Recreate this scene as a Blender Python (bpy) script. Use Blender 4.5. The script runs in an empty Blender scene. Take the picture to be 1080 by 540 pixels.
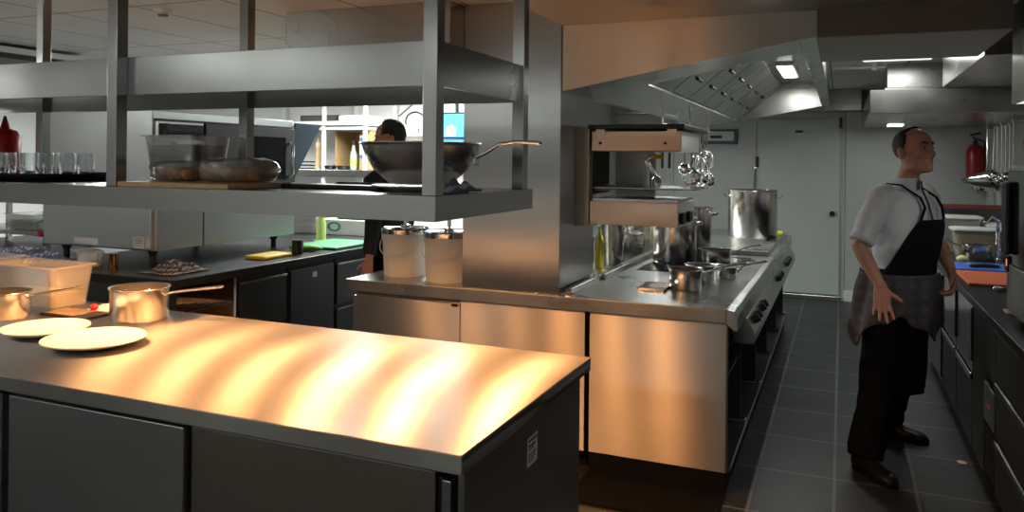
import bpy, bmesh, math, random
from mathutils import Vector, Matrix, noise
random.seed(7)
SC = bpy.context.scene
COL = SC.collection
V = Vector
PI = math.pi

# ------------------------------------------------------------------ materials
MATS = {}
def new_mat(name):
    m = bpy.data.materials.new(name); m.use_nodes = True
    MATS[name] = m
    return m, m.node_tree.nodes, m.node_tree.links, m.node_tree.nodes['Principled BSDF']

def plain(name, col, rough=.5, metal=0., var=.08, scale=6., spec=.5, emit=None, es=0., trans=0., alpha=1., bump=0., ior=1.45, sss=0.):
    m, n, l, b = new_mat(name)
    tc = n.new('ShaderNodeTexCoord'); nz = n.new('ShaderNodeTexNoise')
    nz.inputs['Scale'].default_value = scale; nz.inputs['Detail'].default_value = 4
    l.new(tc.outputs['Object'], nz.inputs['Vector'])
    mp = n.new('ShaderNodeMapRange'); mp.inputs[3].default_value = 1 - var; mp.inputs[4].default_value = 1 + var
    l.new(nz.outputs['Fac'], mp.inputs[0])
    mx = n.new('ShaderNodeVectorMath'); mx.operation = 'SCALE'
    mx.inputs[0].default_value = col[:3]; l.new(mp.outputs[0], mx.inputs['Scale'])
    l.new(mx.outputs[0], b.inputs['Base Color'])
    b.inputs['Roughness'].default_value = rough; b.inputs['Metallic'].default_value = metal
    b.inputs['Specular IOR Level'].default_value = spec; b.inputs['IOR'].default_value = ior
    b.inputs['Transmission Weight'].default_value = trans; b.inputs['Alpha'].default_value = alpha
    if emit:
        b.inputs['Emission Color'].default_value = (*emit, 1); b.inputs['Emission Strength'].default_value = es
    if bump:
        bp = n.new('ShaderNodeBump'); bp.inputs['Strength'].default_value = bump; bp.inputs['Distance'].default_value = .01
        l.new(nz.outputs['Fac'], bp.inputs['Height']); l.new(bp.outputs[0], b.inputs['Normal'])
    return m

def steel(name, col=(.56, .55, .53), rough=.28, aniso=.6, axis='Z', rot=0., grain=(3, 3, 160), var=.06, smudge=.08):
    m, n, l, b = new_mat(name)
    tc = n.new('ShaderNodeTexCoord')
    mpn = n.new('ShaderNodeMapping'); mpn.inputs['Scale'].default_value = grain
    l.new(tc.outputs['Object'], mpn.inputs['Vector'])
    g = n.new('ShaderNodeTexNoise'); g.inputs['Scale'].default_value = 1.; g.inputs['Detail'].default_value = 3
    l.new(mpn.outputs[0], g.inputs['Vector'])
    s = n.new('ShaderNodeTexNoise'); s.inputs['Scale'].default_value = 2.3; s.inputs['Detail'].default_value = 5
    l.new(tc.outputs['Object'], s.inputs['Vector'])
    a1 = n.new('ShaderNodeMapRange'); a1.inputs[3].default_value = 1 - var; a1.inputs[4].default_value = 1 + var
    l.new(g.outputs['Fac'], a1.inputs[0])
    mx = n.new('ShaderNodeVectorMath'); mx.operation = 'SCALE'; mx.inputs[0].default_value = col
    l.new(a1.outputs[0], mx.inputs['Scale']); l.new(mx.outputs[0], b.inputs['Base Color'])
    a2 = n.new('ShaderNodeMapRange'); a2.inputs[1].default_value = .3; a2.inputs[2].default_value = .7
    a2.inputs[3].default_value = rough - smudge * .5; a2.inputs[4].default_value = rough + smudge * .5
    l.new(s.outputs['Fac'], a2.inputs[0]); l.new(a2.outputs[0], b.inputs['Roughness'])
    b.inputs['Metallic'].default_value = 1.
    if aniso:
        t = n.new('ShaderNodeTangent'); t.direction_type = 'RADIAL'; t.axis = axis
        l.new(t.outputs[0], b.inputs['Tangent'])
        b.inputs['Anisotropic'].default_value = aniso; b.inputs['Anisotropic Rotation'].default_value = rot
    return m

ST = steel('brushed_steel', (.42, .415, .405), .24)
ST_TOP = steel('worktop_steel', (.31, .295, .275), .42, .93, 'X', 0., (3, 120, 3), .05, .10)
ST_RANGE = steel('range_top_steel', (.50, .50, .49), .30, .3, 'X', 0., (120, 3, 3), .06, .12)
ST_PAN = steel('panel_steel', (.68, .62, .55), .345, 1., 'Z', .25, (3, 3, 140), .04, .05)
ST_COL = steel('column_steel', (.54, .54, .53), .34, .93, 'Z', 0., (140, 140, 3), .04, .05)
ST_HOOD = steel('hood_steel', (.46, .455, .43), .24, .3, 'Z', 0., (60, 60, 60), .05, .1)
ST_FRONT = steel('cabinet_front_steel', (.30, .30, .30), .34, .5, 'Z', 0., (3, 3, 140), .04, .06)
ST_ISL = steel('anthracite_front_steel', (.12, .125, .13), .38, .4, 'Z', 0., (3, 3, 140), .05, .06)
ST_OVEN = steel('oven_steel', (.55, .56, .56), .36, .5, 'Z', 0., (3, 3, 120), .04, .06)
ST_MIRROR = steel('polished_front_steel', (.34, .35, .35), .16, .4, 'Z', 0., (3, 3, 140), .04, .05)
ST_POT = steel('pot_steel', (.62, .60, .57), .20, .5, 'Z', 0., (3, 3, 200), .05, .06)
ST_PAN2 = steel('pan_steel', (.68, .64, .58), .24, .5, 'Z', 0., (3, 3, 200), .05, .06)
CHROME = steel('polished_steel', (.72, .72, .71), .12, 0)
BLACK = plain('black_enamel', (.012, .012, .013), .38)
BLACKM = plain('black_plastic', (.018, .018, .019), .55)
GLASSB = plain('black_glass', (.01, .01, .012), .08)
WORKB = plain('dark_worktop', (.016, .017, .018), .36, 0., .2, 9, spec=.22)
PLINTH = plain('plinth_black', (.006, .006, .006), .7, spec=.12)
WHITEP = plain('white_plastic', (.75, .74, .70), .4)
CERAM = plain('white_porcelain', (.82, .80, .76), .18, 0., .02)
BUCKET = plain('white_bucket_plastic', (.74, .73, .70), .38, 0., .03)
REDP = plain('red_plastic', (.55, .02, .02), .35)
REDE = plain('red_enamel', (.30, .015, .02), .3)
REDW = plain('red_board', (.16, .025, .02), .5)
GREENB = plain('green_board', (.012, .25, .09), .5)
BLUEB = plain('blue_board', (.05, .16, .62), .5)
ORANGEB = plain('orange_board', (.62, .13, .045), .5)
YELB = plain('yellow_plastic', (.75, .52, .03), .45)
WOOD = plain('pale_wood', (.55, .33, .16), .5, 0., .2, 14)
CORK = plain('cork_board', (.42, .28, .13), .8, 0., .25, 40)
CARD = plain('cream_card', (.72, .62, .40), .7)
GREENV = plain('green_vegetable', (.16, .36, .05), .45, 0., .3, 30)
LEMON = plain('lemon_yellow', (.80, .72, .32), .5)
BREAD = plain('brown_crust', (.42, .20, .07), .7, 0., .5, 18, bump=.4)

def thin_glass(name, tint, refl, rough):
    m, n, l, b = new_mat(name)
    tr = n.new('ShaderNodeBsdfTransparent'); tr.inputs[0].default_value = (*tint, 1)
    gl = n.new('ShaderNodeBsdfGlossy'); gl.inputs['Roughness'].default_value = rough
    fr = n.new('ShaderNodeLayerWeight'); fr.inputs['Blend'].default_value = refl
    nz = n.new('ShaderNodeTexNoise'); nz.inputs['Scale'].default_value = 18
    bp = n.new('ShaderNodeBump'); bp.inputs['Strength'].default_value = .25; l.new(nz.outputs['Fac'], bp.inputs['Height'])
    l.new(bp.outputs[0], gl.inputs['Normal'])
    mx = n.new('ShaderNodeMixShader'); l.new(fr.outputs['Facing'], mx.inputs[0]); l.new(tr.outputs[0], mx.inputs[1]); l.new(gl.outputs[0], mx.inputs[2])
    l.new(mx.outputs[0], n['Material Output'].inputs['Surface'])
    return m
CLEAR = thin_glass('clear_glass', (.95, .96, .96), .30, .05)
FILM = thin_glass('cling_film', (.90, .91, .92), .45, .12)
FILM.node_tree.nodes['Bump'].inputs['Strength'].default_value = 1.
_n, _l = FILM.node_tree.nodes, FILM.node_tree.links
_d = _n.new('ShaderNodeBsdfDiffuse'); _d.inputs[0].default_value = (.7, .72, .75, 1)
_m = _n.new('ShaderNodeMixShader'); _m.inputs[0].default_value = .16
_l.new(_n['Mix Shader'].outputs[0], _m.inputs[1]); _l.new(_d.outputs[0], _m.inputs[2]); _l.new(_m.outputs[0], _n['Material Output'].inputs['Surface'])
TUBC = thin_glass('clear_tub_plastic', (.93, .93, .92), .5, .15)
TUBF = thin_glass('milky_tub_plastic', (.95, .94, .92), .5, .2)
for _mt, _k in ((TUBF, .20), (TUBC, .10)):
    _n, _l = _mt.node_tree.nodes, _mt.node_tree.links
    _d = _n.new('ShaderNodeBsdfDiffuse'); _d.inputs[0].default_value = (.75, .74, .72, 1)
    _m = _n.new('ShaderNodeMixShader'); _m.inputs[0].default_value = _k
    _l.new(_n['Mix Shader'].outputs[0], _m.inputs[1]); _l.new(_d.outputs[0], _m.inputs[2]); _l.new(_m.outputs[0], _n['Material Output'].inputs['Surface'])
CLEARP = plain('clear_plastic', (.86, .86, .84), .22, 0., .03, trans=.55, alpha=.75, ior=1.3)
FROST = plain('frosted_plastic', (.74, .73, .68), .3, 0., .03, trans=.3, alpha=.85)
YELFOOD = plain('yellow_puree', (.72, .55, .10), .5, 0., .25, 25, bump=.5)
OILM = plain('olive_oil', (.42, .36, .03), .1, 0., .05, trans=.6)
GREENG = plain('green_glass', (.25, .45, .12), .1, 0., .05, trans=.5)
SALAD = plain('salad_leaf', (.20, .42, .10), .5, 0., .4, 40)
CUFF = plain('blue_pattern_cloth', (.30, .34, .55), .9, 0., .1)
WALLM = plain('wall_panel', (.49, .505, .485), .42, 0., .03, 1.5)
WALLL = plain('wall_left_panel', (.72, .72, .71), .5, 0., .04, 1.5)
DARKW = plain('dark_wall', (.20, .20, .20), .7, 0., .05, 2)
BEAMM = plain('grey_green_panel', (.33, .37, .35), .5, 0., .03, 2)
WHITEL = plain('white_lacquer', (.72, .73, .72), .4, 0., .02)
LAMPW = plain('lamp_white', (.9, .95, .92), .4, emit=(.92, 1, .95), es=7.)
LAMPO = plain('lamp_orange', (1, .5, .2), .4, emit=(1., .42, .12), es=22.)
SCREEN = plain('blue_screen', (.04, .2, .6), .3, 0., .5, 7, emit=(.12, .42, .85), es=.8)
SKIN = plain('skin', (.50, .25, .175), .52, 0., .12, 30, spec=.4)
HAIR = plain('dark_hair', (.022, .017, .014), .6, 0., .5, 120, bump=.8)
JACK = plain('white_cotton', (.68, .69, .72), .85, 0., .05, 12)
APRON = plain('black_cotton', (.009, .009, .011), .9, 0., .2, 20, spec=.15)
TROUS = plain('black_trouser_cotton', (.006, .006, .007), .9, 0., .25, 16, spec=.1)
SHOEM = plain('black_leather', (.008, .008, .008), .45, 0., .2, 16, spec=.3)
DARKSHIRT = plain('dark_shirt', (.02, .02, .024), .85, 0., .2, 20)
EYEW = plain('eye_white', (.45, .42, .40), .3)
PAPER = plain('label_paper', (.62, .62, .60), .6, 0., .04)
INK = plain('label_ink', (.03, .03, .03), .6)
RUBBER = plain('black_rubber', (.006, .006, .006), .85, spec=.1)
DEBRIS = plain('cream_peel', (.68, .60, .42), .7)

def brick_mat(name, c1, c2, mortar, w, h, msize, rough, off=(0, 0, 0), bump=0., stain=0.):
    m, n, l, b = new_mat(name)
    tc = n.new('ShaderNodeTexCoord'); mp = n.new('ShaderNodeMapping')
    mp.inputs['Location'].default_value = off
    l.new(tc.outputs['Object'], mp.inputs['Vector'])
    bk = n.new('ShaderNodeTexBrick'); bk.offset = 0; bk.squash = 1
    bk.inputs['Color1'].default_value = (*c1, 1); bk.inputs['Color2'].default_value = (*c2, 1); bk.inputs['Mortar'].default_value = (*mortar, 1)
    bk.inputs['Scale'].default_value = 1; bk.inputs['Mortar Size'].default_value = msize; bk.inputs['Mortar Smooth'].default_value = .1
    bk.inputs['Brick Width'].default_value = w; bk.inputs['Row Height'].default_value = h
    l.new(mp.outputs[0], bk.inputs['Vector'])
    nz = n.new('ShaderNodeTexNoise'); nz.inputs['Scale'].default_value = 3.5; nz.inputs['Detail'].default_value = 8; nz.inputs['Roughness'].default_value = .7
    l.new(tc.outputs['Object'], nz.inputs['Vector'])
    mr = n.new('ShaderNodeMapRange'); mr.inputs[1].default_value = .3; mr.inputs[2].default_value = .75
    mr.inputs[3].default_value = 1 - stain; mr.inputs[4].default_value = 1 + stain
    l.new(nz.outputs['Fac'], mr.inputs[0])
    sc = n.new('ShaderNodeVectorMath'); sc.operation = 'SCALE'
    l.new(bk.outputs['Color'], sc.inputs[0]); l.new(mr.outputs[0], sc.inputs['Scale'])
    l.new(sc.outputs[0], b.inputs['Base Color'])
    r2 = n.new('ShaderNodeMapRange'); r2.inputs[3].default_value = rough - .1; r2.inputs[4].default_value = rough + .12
    l.new(nz.outputs['Fac'], r2.inputs[0]); l.new(r2.outputs[0], b.inputs['Roughness'])
    if bump:
        bp = n.new('ShaderNodeBump'); bp.inputs['Strength'].default_value = bump; bp.inputs['Distance'].default_value = .004
        l.new(nz.outputs['Fac'], bp.inputs['Height']); l.new(bp.outputs[0], b.inputs['Normal'])
    return m
FLOORM = brick_mat('slate_tile', (.020, .0215, .022), (.027, .0285, .029), (.13, .135, .13), .37, .55, .008, .40, (.02, .10, 0), .25, .3)
CEILM = brick_mat('ceiling_tile', (.78, .77, .75), (.76, .75, .73), (.25, .25, .25), .6, 1.2, .008, .6, (.1, .35, 0), 0, .05)

def check_mat(name, cols, scale, rough=.9):
    m, n, l, b = new_mat(name)
    tc = n.new('ShaderNodeTexCoord')
    w1 = n.new('ShaderNodeTexWave'); w1.bands_direction = 'X'; w1.inputs['Scale'].default_value = scale; w1.inputs['Distortion'].default_value = 2.
    w2 = n.new('ShaderNodeTexWave'); w2.bands_direction = 'Z'; w2.inputs['Scale'].default_value = scale; w2.inputs['Distortion'].default_value = 2.
    for w in (w1, w2): l.new(tc.outputs['Object'], w.inputs['Vector'])
    ad = n.new('ShaderNodeMath'); ad.operation = 'MULTIPLY'
    l.new(w1.outputs['Fac'], ad.inputs[0]); l.new(w2.outputs['Fac'], ad.inputs[1])
    cr = n.new('ShaderNodeValToRGB')
    cr.color_ramp.elements[0].color = (*cols[0], 1); cr.color_ramp.elements[1].color = (*cols[1], 1)
    cr.color_ramp.elements[0].position = .15; cr.color_ramp.elements[1].position = .6
    l.new(ad.outputs[0], cr.inputs[0]); l.new(cr.outputs[0], b.inputs['Base Color'])
    b.inputs['Roughness'].default_value = rough
    return m
TOWEL = check_mat('checked_towel', ((.075, .070, .074), (.105, .099, .103)), 5)
TOWELB = check_mat('blue_white_check_cloth', ((.13, .15, .27), (.55, .56, .60)), 9)
TOWELG = check_mat('grey_check_cloth', ((.05, .05, .055), (.35, .33, .33)), 16)
APRONW = check_mat('black_white_check_cloth', ((.01, .01, .012), (.40, .40, .42)), 10)

# ------------------------------------------------------------------ mesh builder
class MB:
    def __init__(s): s.v = []; s.f = []
    def add(s, vs, fs):
        o = len(s.v); s.v += [V(p) for p in vs]; s.f += [tuple(i + o for i in f) for f in fs]; return s
    def box(s, x0, y0, z0, x1, y1, z1):
        vs = [(x, y, z) for z in (z0, z1) for y in (y0, y1) for x in (x0, x1)]
        return s.add(vs, [(0, 2, 3, 1), (4, 5, 7, 6), (0, 1, 5, 4), (2, 6, 7, 3), (0, 4, 6, 2), (1, 3, 7, 5)])
    def prism(s, poly, axis, a, b):
        n = len(poly)
        def P(p, t):
            return {'x': (t, p[0], p[1]), 'y': (p[0], t, p[1]), 'z': (p[0], p[1], t)}[axis]
        vs = [P(p, a) for p in poly] + [P(p, b) for p in poly]
        fs = [tuple(range(n - 1, -1, -1)), tuple(range(n, 2 * n))] + [(i, (i + 1) % n, n + (i + 1) % n, n + i) for i in range(n)]
        return s.add(vs, fs)
    def rings(s, rs, caps=True, closed=True):
        n = len(rs[0]); o = []
        for r in rs: o += [V(p) for p in r]
        fs = []
        for k in range(len(rs) - 1):
            for i in range(n if closed else n - 1):
                j = (i + 1) % n
                fs.append((k * n + i, k * n + j, (k + 1) * n + j, (k + 1) * n + i))
        if caps and closed:
            fs.append(tuple(range(n - 1, -1, -1))); fs.append(tuple((len(rs) - 1) * n + i for i in range(n)))
        return s.add(o, fs)
    def lathe(s, prof, c=(0, 0, 0), n=36, caps=True):
        rs = [[(c[0] + max(r, 1e-4) * math.cos(2 * PI * i / n), c[1] + max(r, 1e-4) * math.sin(2 * PI * i / n), c[2] + z) for i in range(n)] for r, z in prof]
        return s.rings(rs, caps)
    def tube(s, pts, r, n=10, round_=False, flat=1., ref=None):
        pts = [V(p) for p in pts]
        rad = list(r) if isinstance(r, (list, tuple)) else [r] * len(pts)
        if round_:
            d0 = (pts[0] - pts[1]).normalized(); d1 = (pts[-1] - pts[-2]).normalized()
            a = [(pts[0] + d0 * rad[0] * math.sin(t), rad[0] * math.cos(t)) for t in (1.4, 1.0, .5)]
            b = [(pts[-1] + d1 * rad[-1] * math.sin(t), rad[-1] * math.cos(t)) for t in (.5, 1.0, 1.4)]
            pts = [p for p, _ in a] + pts + [p for p, _ in b]
            rad = [q for _, q in a] + rad + [q for _, q in b]
        rs = []; up = V(ref) if ref else None
        for i, p in enumerate(pts):
            t = (pts[min(i + 1, len(pts) - 1)] - pts[max(i - 1, 0)])
            t = t.normalized() if t.length > 1e-9 else V((0, 0, 1))
            if up is None: up = V((0, 0, 1)) if abs(t.z) < .9 else V((1, 0, 0))
            u = (up - t * up.dot(t))
            u = u.normalized() if u.length > 1e-6 else t.orthogonal().normalized()
            w = t.cross(u); up = u
            rs.append([p + (u * math.cos(2 * PI * k / n) * flat + w * math.sin(2 * PI * k / n)) * rad[i] for k in range(n)])
        return s.rings(rs)
    def ball(s, c, rx, ry=None, rz=None, n=16, m=10, axes=None):
        ry = ry or rx; rz = rz or rx; c = V(c)
        A = axes or (V((1, 0, 0)), V((0, 1, 0)), V((0, 0, 1)))
        rs = []
        for j in range(1, m):
            t = PI * j / m
            rs.append([c + A[0] * rx * math.sin(t) * math.cos(2 * PI * k / n) + A[1] * ry * math.sin(t) * math.sin(2 * PI * k / n) - A[2] * rz * math.cos(t) for k in range(n)])
        return s.rings(rs)
    def sheet(s, grid):
        m = len(grid); n = len(grid[0])
        return s.add([p for r in grid for p in r], [(i * n + j, i * n + j + 1, (i + 1) * n + j + 1, (i + 1) * n + j) for i in range(m - 1) for j in range(n - 1)])
    def xf(s, M):
        s.v = [M @ p for p in s.v]; return s
    def mesh(s, name, fix=True):
        me = bpy.data.meshes.new(name); me.from_pydata([tuple(p) for p in s.v], [], s.f); me.update()
        if fix:
            bm = bmesh.new(); bm.from_mesh(me); bmesh.ops.recalc_face_normals(bm, faces=bm.faces); bm.to_mesh(me); bm.free()
        return me
    def build(s, name, mat, parent=None, bevel=0., smooth=False, loc=None, solid=0., sub=0, ang=40, seg=2):
        """World-space vertices -> ONE mesh object whose origin is loc (or its thing's base)."""
        base = V((0, 0, 0))
        if parent is not None:
            r = parent
            while r.parent: r = r.parent
            base = V(r.get('_base', (0, 0, 0)))
        elif loc is not None: base = V(loc)
        s2 = MB(); s2.v = [p - base for p in s.v]; s2.f = s.f
        me = s2.mesh(name, fix=not solid)
        o = bpy.data.objects.new(name, me); COL.objects.link(o)
        me.materials.append(mat)
        if parent is not None: o.parent = parent
        else: o.location = base
        finish(o, bevel, smooth, solid, sub, ang, seg)
        return o
def finish(o, bevel=0., smooth=False, solid=0., sub=0, ang=40, seg=2):
    if solid:
        m = o.modifiers.new('thickness', 'SOLIDIFY'); m.thickness = solid; m.offset = 0
    if bevel:
        m = o.modifiers.new('bevel', 'BEVEL'); m.width = bevel; m.segments = seg; m.limit_method = 'ANGLE'; m.angle_limit = .6
    if sub:
        m = o.modifiers.new('sub', 'SUBSURF'); m.levels = sub; m.render_levels = sub
    if smooth:
        for p in o.data.polygons: p.use_smooth = True
        try: o.data.set_sharp_from_angle(angle=math.radians(ang))
        except Exception: pass

def tag(o, label, cat, group=None):
    o['label'] = label; o['category'] = cat
    if group: o['group'] = group
    return o
def struct(o): o['kind'] = 'structure'; return o
def thing(name, label, cat, loc=(0, 0, 0), group=None):
    o = bpy.data.objects.new(name, None); COL.objects.link(o)
    o.empty_display_size = .05
    o.location = loc; o['_base'] = tuple(loc)
    return tag(o, label, cat, group)
def dup(root, loc, rotz=0., label=None, scale=None):
    r = root.copy(); COL.objects.link(r); r.location = loc; r.rotation_euler = (0, 0, rotz)
    if scale: r.scale = scale
    if label: r['label'] = label
    for ch in list(root.children):
        c = ch.copy(); COL.objects.link(c); c.parent = r
        for g in list(ch.children):
            d = g.copy(); COL.objects.link(d); d.parent = c
    return r
def area(name, loc, rot, sx, sy, energy, col, parent=None, spread=None):
    L = bpy.data.lights.new(name, 'AREA'); L.shape = 'RECTANGLE'; L.size = sx; L.size_y = sy; L.energy = energy; L.color = col
    if spread: L.spread = spread
    o = bpy.data.objects.new(name, L); COL.objects.link(o); o.location = loc; o.rotation_euler = rot
    return o

# ------------------------------------------------------------------ camera
cam = bpy.data.cameras.new('camera'); co = bpy.data.objects.new('camera', cam); COL.objects.link(co)
F = 825.; TH = math.atan(348 / 825); ROLL = .0105
cam.sensor_width = 36; cam.lens = 36 * F / 1080
cam.shift_x = 0; cam.shift_y = -(270 - 169.35) / 1080
cam.clip_start = .02
fw = V((-math.sin(TH), math.cos(TH), 0)); rt = V((math.cos(TH), math.sin(TH), 0)); up = V((0, 0, 1))
R = Matrix((rt, up, -fw)).transposed()
R = R @ Matrix.Rotation(ROLL, 3, 'Z')
co.matrix_world = Matrix.Translation((0, 0, 1.6)) @ R.to_4x4()
SC.camera = co
SC.view_settings.view_transform = 'Standard'; SC.view_settings.look = 'None'; SC.view_settings.gamma = 1
SC.view_settings.use_curve_mapping = False
SC.view_settings.exposure = .25
w = bpy.data.worlds.new('world'); SC.world = w; w.use_nodes = True
w.node_tree.nodes['Background'].inputs[0].default_value = (.5, .55, .6, 1); w.node_tree.nodes['Background'].inputs[1].default_value = .02
SC.cycles.use_denoising = True
SC.cycles.max_bounces = 9; SC.cycles.transparent_max_bounces = 12
SC.cycles.sample_clamp_indirect = 40

# ================================================================== THE SETTING
XR, XL, YB, YF, ZC = 1.45, -9.0, 9.9, -2.6, 2.45
struct(MB().box(XL, YF, -.1, XR, YB, 0).build('floor', FLOORM))
struct(MB().box(XL, YF, ZC, XR, YB, ZC + .1).build('ceiling', CEILM))
# cold-room style wall panels with joints every 1.1 m
wb = MB()
x = XR
for xj in (1.45, .12, -.955, -2.0, -2.7):
    pass
for a, b in ((-2.7, -1.96), (-1.955, -.96), (-.955, .035), (.04, .62), (.625, 1.45)):
    wb.box(a, YB, 0, b, YB + .1, ZC)
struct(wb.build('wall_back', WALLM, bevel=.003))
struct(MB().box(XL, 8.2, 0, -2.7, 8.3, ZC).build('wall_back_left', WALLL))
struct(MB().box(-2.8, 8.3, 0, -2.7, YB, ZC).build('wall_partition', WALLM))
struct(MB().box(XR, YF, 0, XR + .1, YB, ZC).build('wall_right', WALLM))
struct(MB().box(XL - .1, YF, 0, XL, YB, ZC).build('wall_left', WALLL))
struct(MB().box(XL, YF - .1, 0, XR, YF, ZC).build('wall_front', WALLL))
struct(MB().box(.03, YB - .02, 0, XR, YB, .13).build('baseboard_back', WHITEL, bevel=.008))
struct(MB().box(-.92, YB - .06, 0, .0, YB, .06).build('trim_1', ST_HOOD, bevel=.008))
# cold room door
d1 = struct(MB().box(-.93, YB - .035, .07, -.02, YB, 2.13).build('door_1', plain('door_panel', (.50, .54, .51), .4, 0., .02, 1.2), bevel=.006))
MB().tube([(-.10, YB - .035, 1.02), (-.10, YB - .07, 1.02)], .03, 16).build('door_lock', BLACK, d1, smooth=True)
MB().box(-.96, YB - .06, 1.55, -.925, YB - .036, 1.68).build('door_hinge', BLACK, d1, bevel=.004)
MB().box(-.03, YB - .05, 2.02, .0, YB - .036, 2.14).build('door_hinge', BLACK, d1, bevel=.004)
sg = MB().box(-.52, YB - .04, 1.945, -.42, YB - .034, 2.0).build('door_sign', PAPER, d1)
MB().box(-.515, YB - .0425, 1.965, -.425, YB - .0405, 1.995).build('sign_band', INK, sg)
# lowered soffit in front of the hoods, sloped return by the column, beam between the hoods
struct(MB().box(-1.36, YF, 2.31, XR, 3.87, ZC).build('trim_2', steel('soffit_steel', (.62, .60, .57), .34, .9, 'X', 0., (3, 120, 3), .04, .06)))
struct(MB().prism([(-1.56, ZC), (-1.36, 2.31), (-1.36, ZC)], 'y', YF, 3.87).build('trim_3', ST_HOOD))
bm_ = struct(MB().box(-.11, 3.87, 2.178, .66, 4.78, ZC).build('trim_4', BEAMM))
struct(MB().box(-.11, 3.862, 2.182, .66, 3.87, 2.31).build('trim_5', plain('brown_panel', (.16, .14, .12), .4, .4, .04, 2)))
struct(MB().box(-2.7, 9.6, 2.2, .2, YB, ZC).build('trim_6', ST_HOOD, bevel=.01))
struct(MB().box(-1.92, 3.86, .9, -1.354, 4.46, ZC).build('column', ST_COL, bevel=.004))
struct(MB().box(-3.0, 3.69, 2.12, -1.92, 4.4, ZC).build('trim_7', ST_HOOD, bevel=.004))

# ================================================================== FRONT PREP TABLE
o = MB().box(-4.6, 1.66, .852, -.82, 2.69, .9).build('worktop', ST_TOP, bevel=.004, loc=(-2.7, 2.17, .852))
tag(o, 'long brushed steel worktop in the foreground, glowing orange under the pass lamps', 'worktop')
t = thing('base_cabinet', 'dark steel base cabinet with white sticker at the right end of the foreground worktop', 'cabinet', (-1.3, 2.17, 0), 'cabinets under the foreground worktop')
MB().box(-1.745, 1.80, .1, -.87, 2.65, .85).build('body', ST_FRONT, t)
MB().box(-.868, 1.735, .06, -.85, 2.66, .85).build('side_panel', ST_FRONT, t, bevel=.002)
MB().box(-1.74, 1.742, .06, -.935, 1.80, .815).build('front_panel', steel('brown_dark_steel', (.30, .26, .23), .4, .5), t, bevel=.002)
MB().box(-1.74, 1.735, .818, -.872, 1.80, .85).build('top_rail', ST_FRONT, t, bevel=.002)
MB().box(-.932, 1.755, .06, -.918, 1.80, .80).build('handle_channel', BLACK, t)
MB().box(-.915, 1.737, .06, -.888, 1.80, .80).build('handle_strip', ST_FRONT, t, bevel=.003)
lb = MB().box(-.85, 2.155, .69, -.8485, 2.235, .775).build('sticker', PAPER, t)
lm = MB()
for k, (a, b) in enumerate(((.762, .768), (.746, .752), (.738, .742), (.722, .726), (.712, .716), (.702, .706))):
    lm.box(-.8486, 2.162, a, -.848, 2.228 - .012 * (k % 3), b)
lm.build('sticker_print', INK, lb)
MB().box(-1.74, 1.84, 0, -.89, 2.6, .1).build('plinth', PLINTH, t)
t = thing('base_cabinet', 'lighter grey steel base cabinet left of the dark one under the foreground worktop', 'cabinet', (-2.13, 2.17, 0), 'cabinets under the foreground worktop')
MB().box(-2.53, 1.76, .1, -1.75, 2.65, .85).build('body', ST_FRONT, t)
MB().box(-2.505, 1.722, .06, -1.752, 1.758, .815).build('door', steel('grey_front_steel', (.42, .42, .42), .36, .5), t, bevel=.003)
MB().box(-2.53, 1.735, .818, -1.75, 1.80, .85).build('top_rail', ST_FRONT, t, bevel=.002)
MB().box(-2.52, 1.84, 0, -1.75, 2.6, .1).build('plinth', PLINTH, t)
t = thing('base_cabinet', 'steel base cabinet at the far left end of the foreground worktop, barely in frame', 'cabinet', (-3.2, 2.17, 0), 'cabinets under the foreground worktop')
MB().box(-4.5, 1.76, .1, -2.535, 2.65, .85).build('body', ST_FRONT, t)
MB().box(-3.4, 1.722, .06, -2.54, 1.758, .815).build('door', ST_FRONT, t, bevel=.003)
MB().box(-4.5, 1.735, .818, -2.535, 1.80, .85).build('top_rail', ST_FRONT, t, bevel=.002)
MB().box(-4.5, 1.84, 0, -2.54, 2.6, .1).build('plinth', PLINTH, t)

# ================================================================== PASS SHELF
PS = thing('pass_shelf', 'two-tier steel pass shelf hung on square posts above the foreground worktop', 'shelf', (-2.4, 2.2, 1.43))
for (px_, py_) in ((-1.031, 1.887), (-2.224, 1.887), (-3.42, 1.887), (-1.045, 2.548), (-2.266, 2.548), (-3.485, 2.548)):
    MB().box(px_ - .022, py_ - .022, 1.501, px_ + .022, py_ + .022, ZC - .001).build('post', ST, PS, bevel=.002)
us = MB()
us.box(-4.6, 1.909, 1.805, -1.03, 1.918, 1.932); us.box(-4.6, 2.553, 1.805, -1.03, 2.562, 1.932)
us.box(-1.039, 1.918, 1.805, -1.03, 2.553, 1.932)
us.box(-4.6, 1.918, 1.87, -1.039, 2.553, 1.876)
us.build('upper_shelf', ST, PS, bevel=.0015)
ls = MB().box(-4.6, 1.858, 1.493, -1.006, 2.575, 1.501)
ls.box(-4.6, 1.858, 1.432, -1.006, 1.866, 1.493).box(-4.6, 2.567, 1.432, -1.006, 2.575, 1.493).box(-1.014, 1.866, 1.432, -1.006, 2.567, 1.493)
ls.build('lower_shelf', ST, PS)
HL = (1.0, .46, .17)
MB().box(-4.55, 2.500, 1.434, -1.016, 2.505, 1.4925).build('reflector', ST, PS)
for k in range(6):
    lx = -1.16 - .375 * k
    hb = MB().prism([(lx - .04, 1.4928), (lx - .055, 1.488), (lx + .055, 1.488), (lx + .04, 1.4928)], 'y', 2.18, 2.49).build('heat_lamp', BLACKM, PS)
    MB().tube([(lx, 2.21, 1.4865), (lx, 2.46, 1.4865)], .0045, 8).build('lamp_tube', LAMPO, hb)
    area('heat_light', (lx, 2.335, 1.481), (0, 0, 0), .035, .24, 12.5 if k < 3 else 8., HL)

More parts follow.
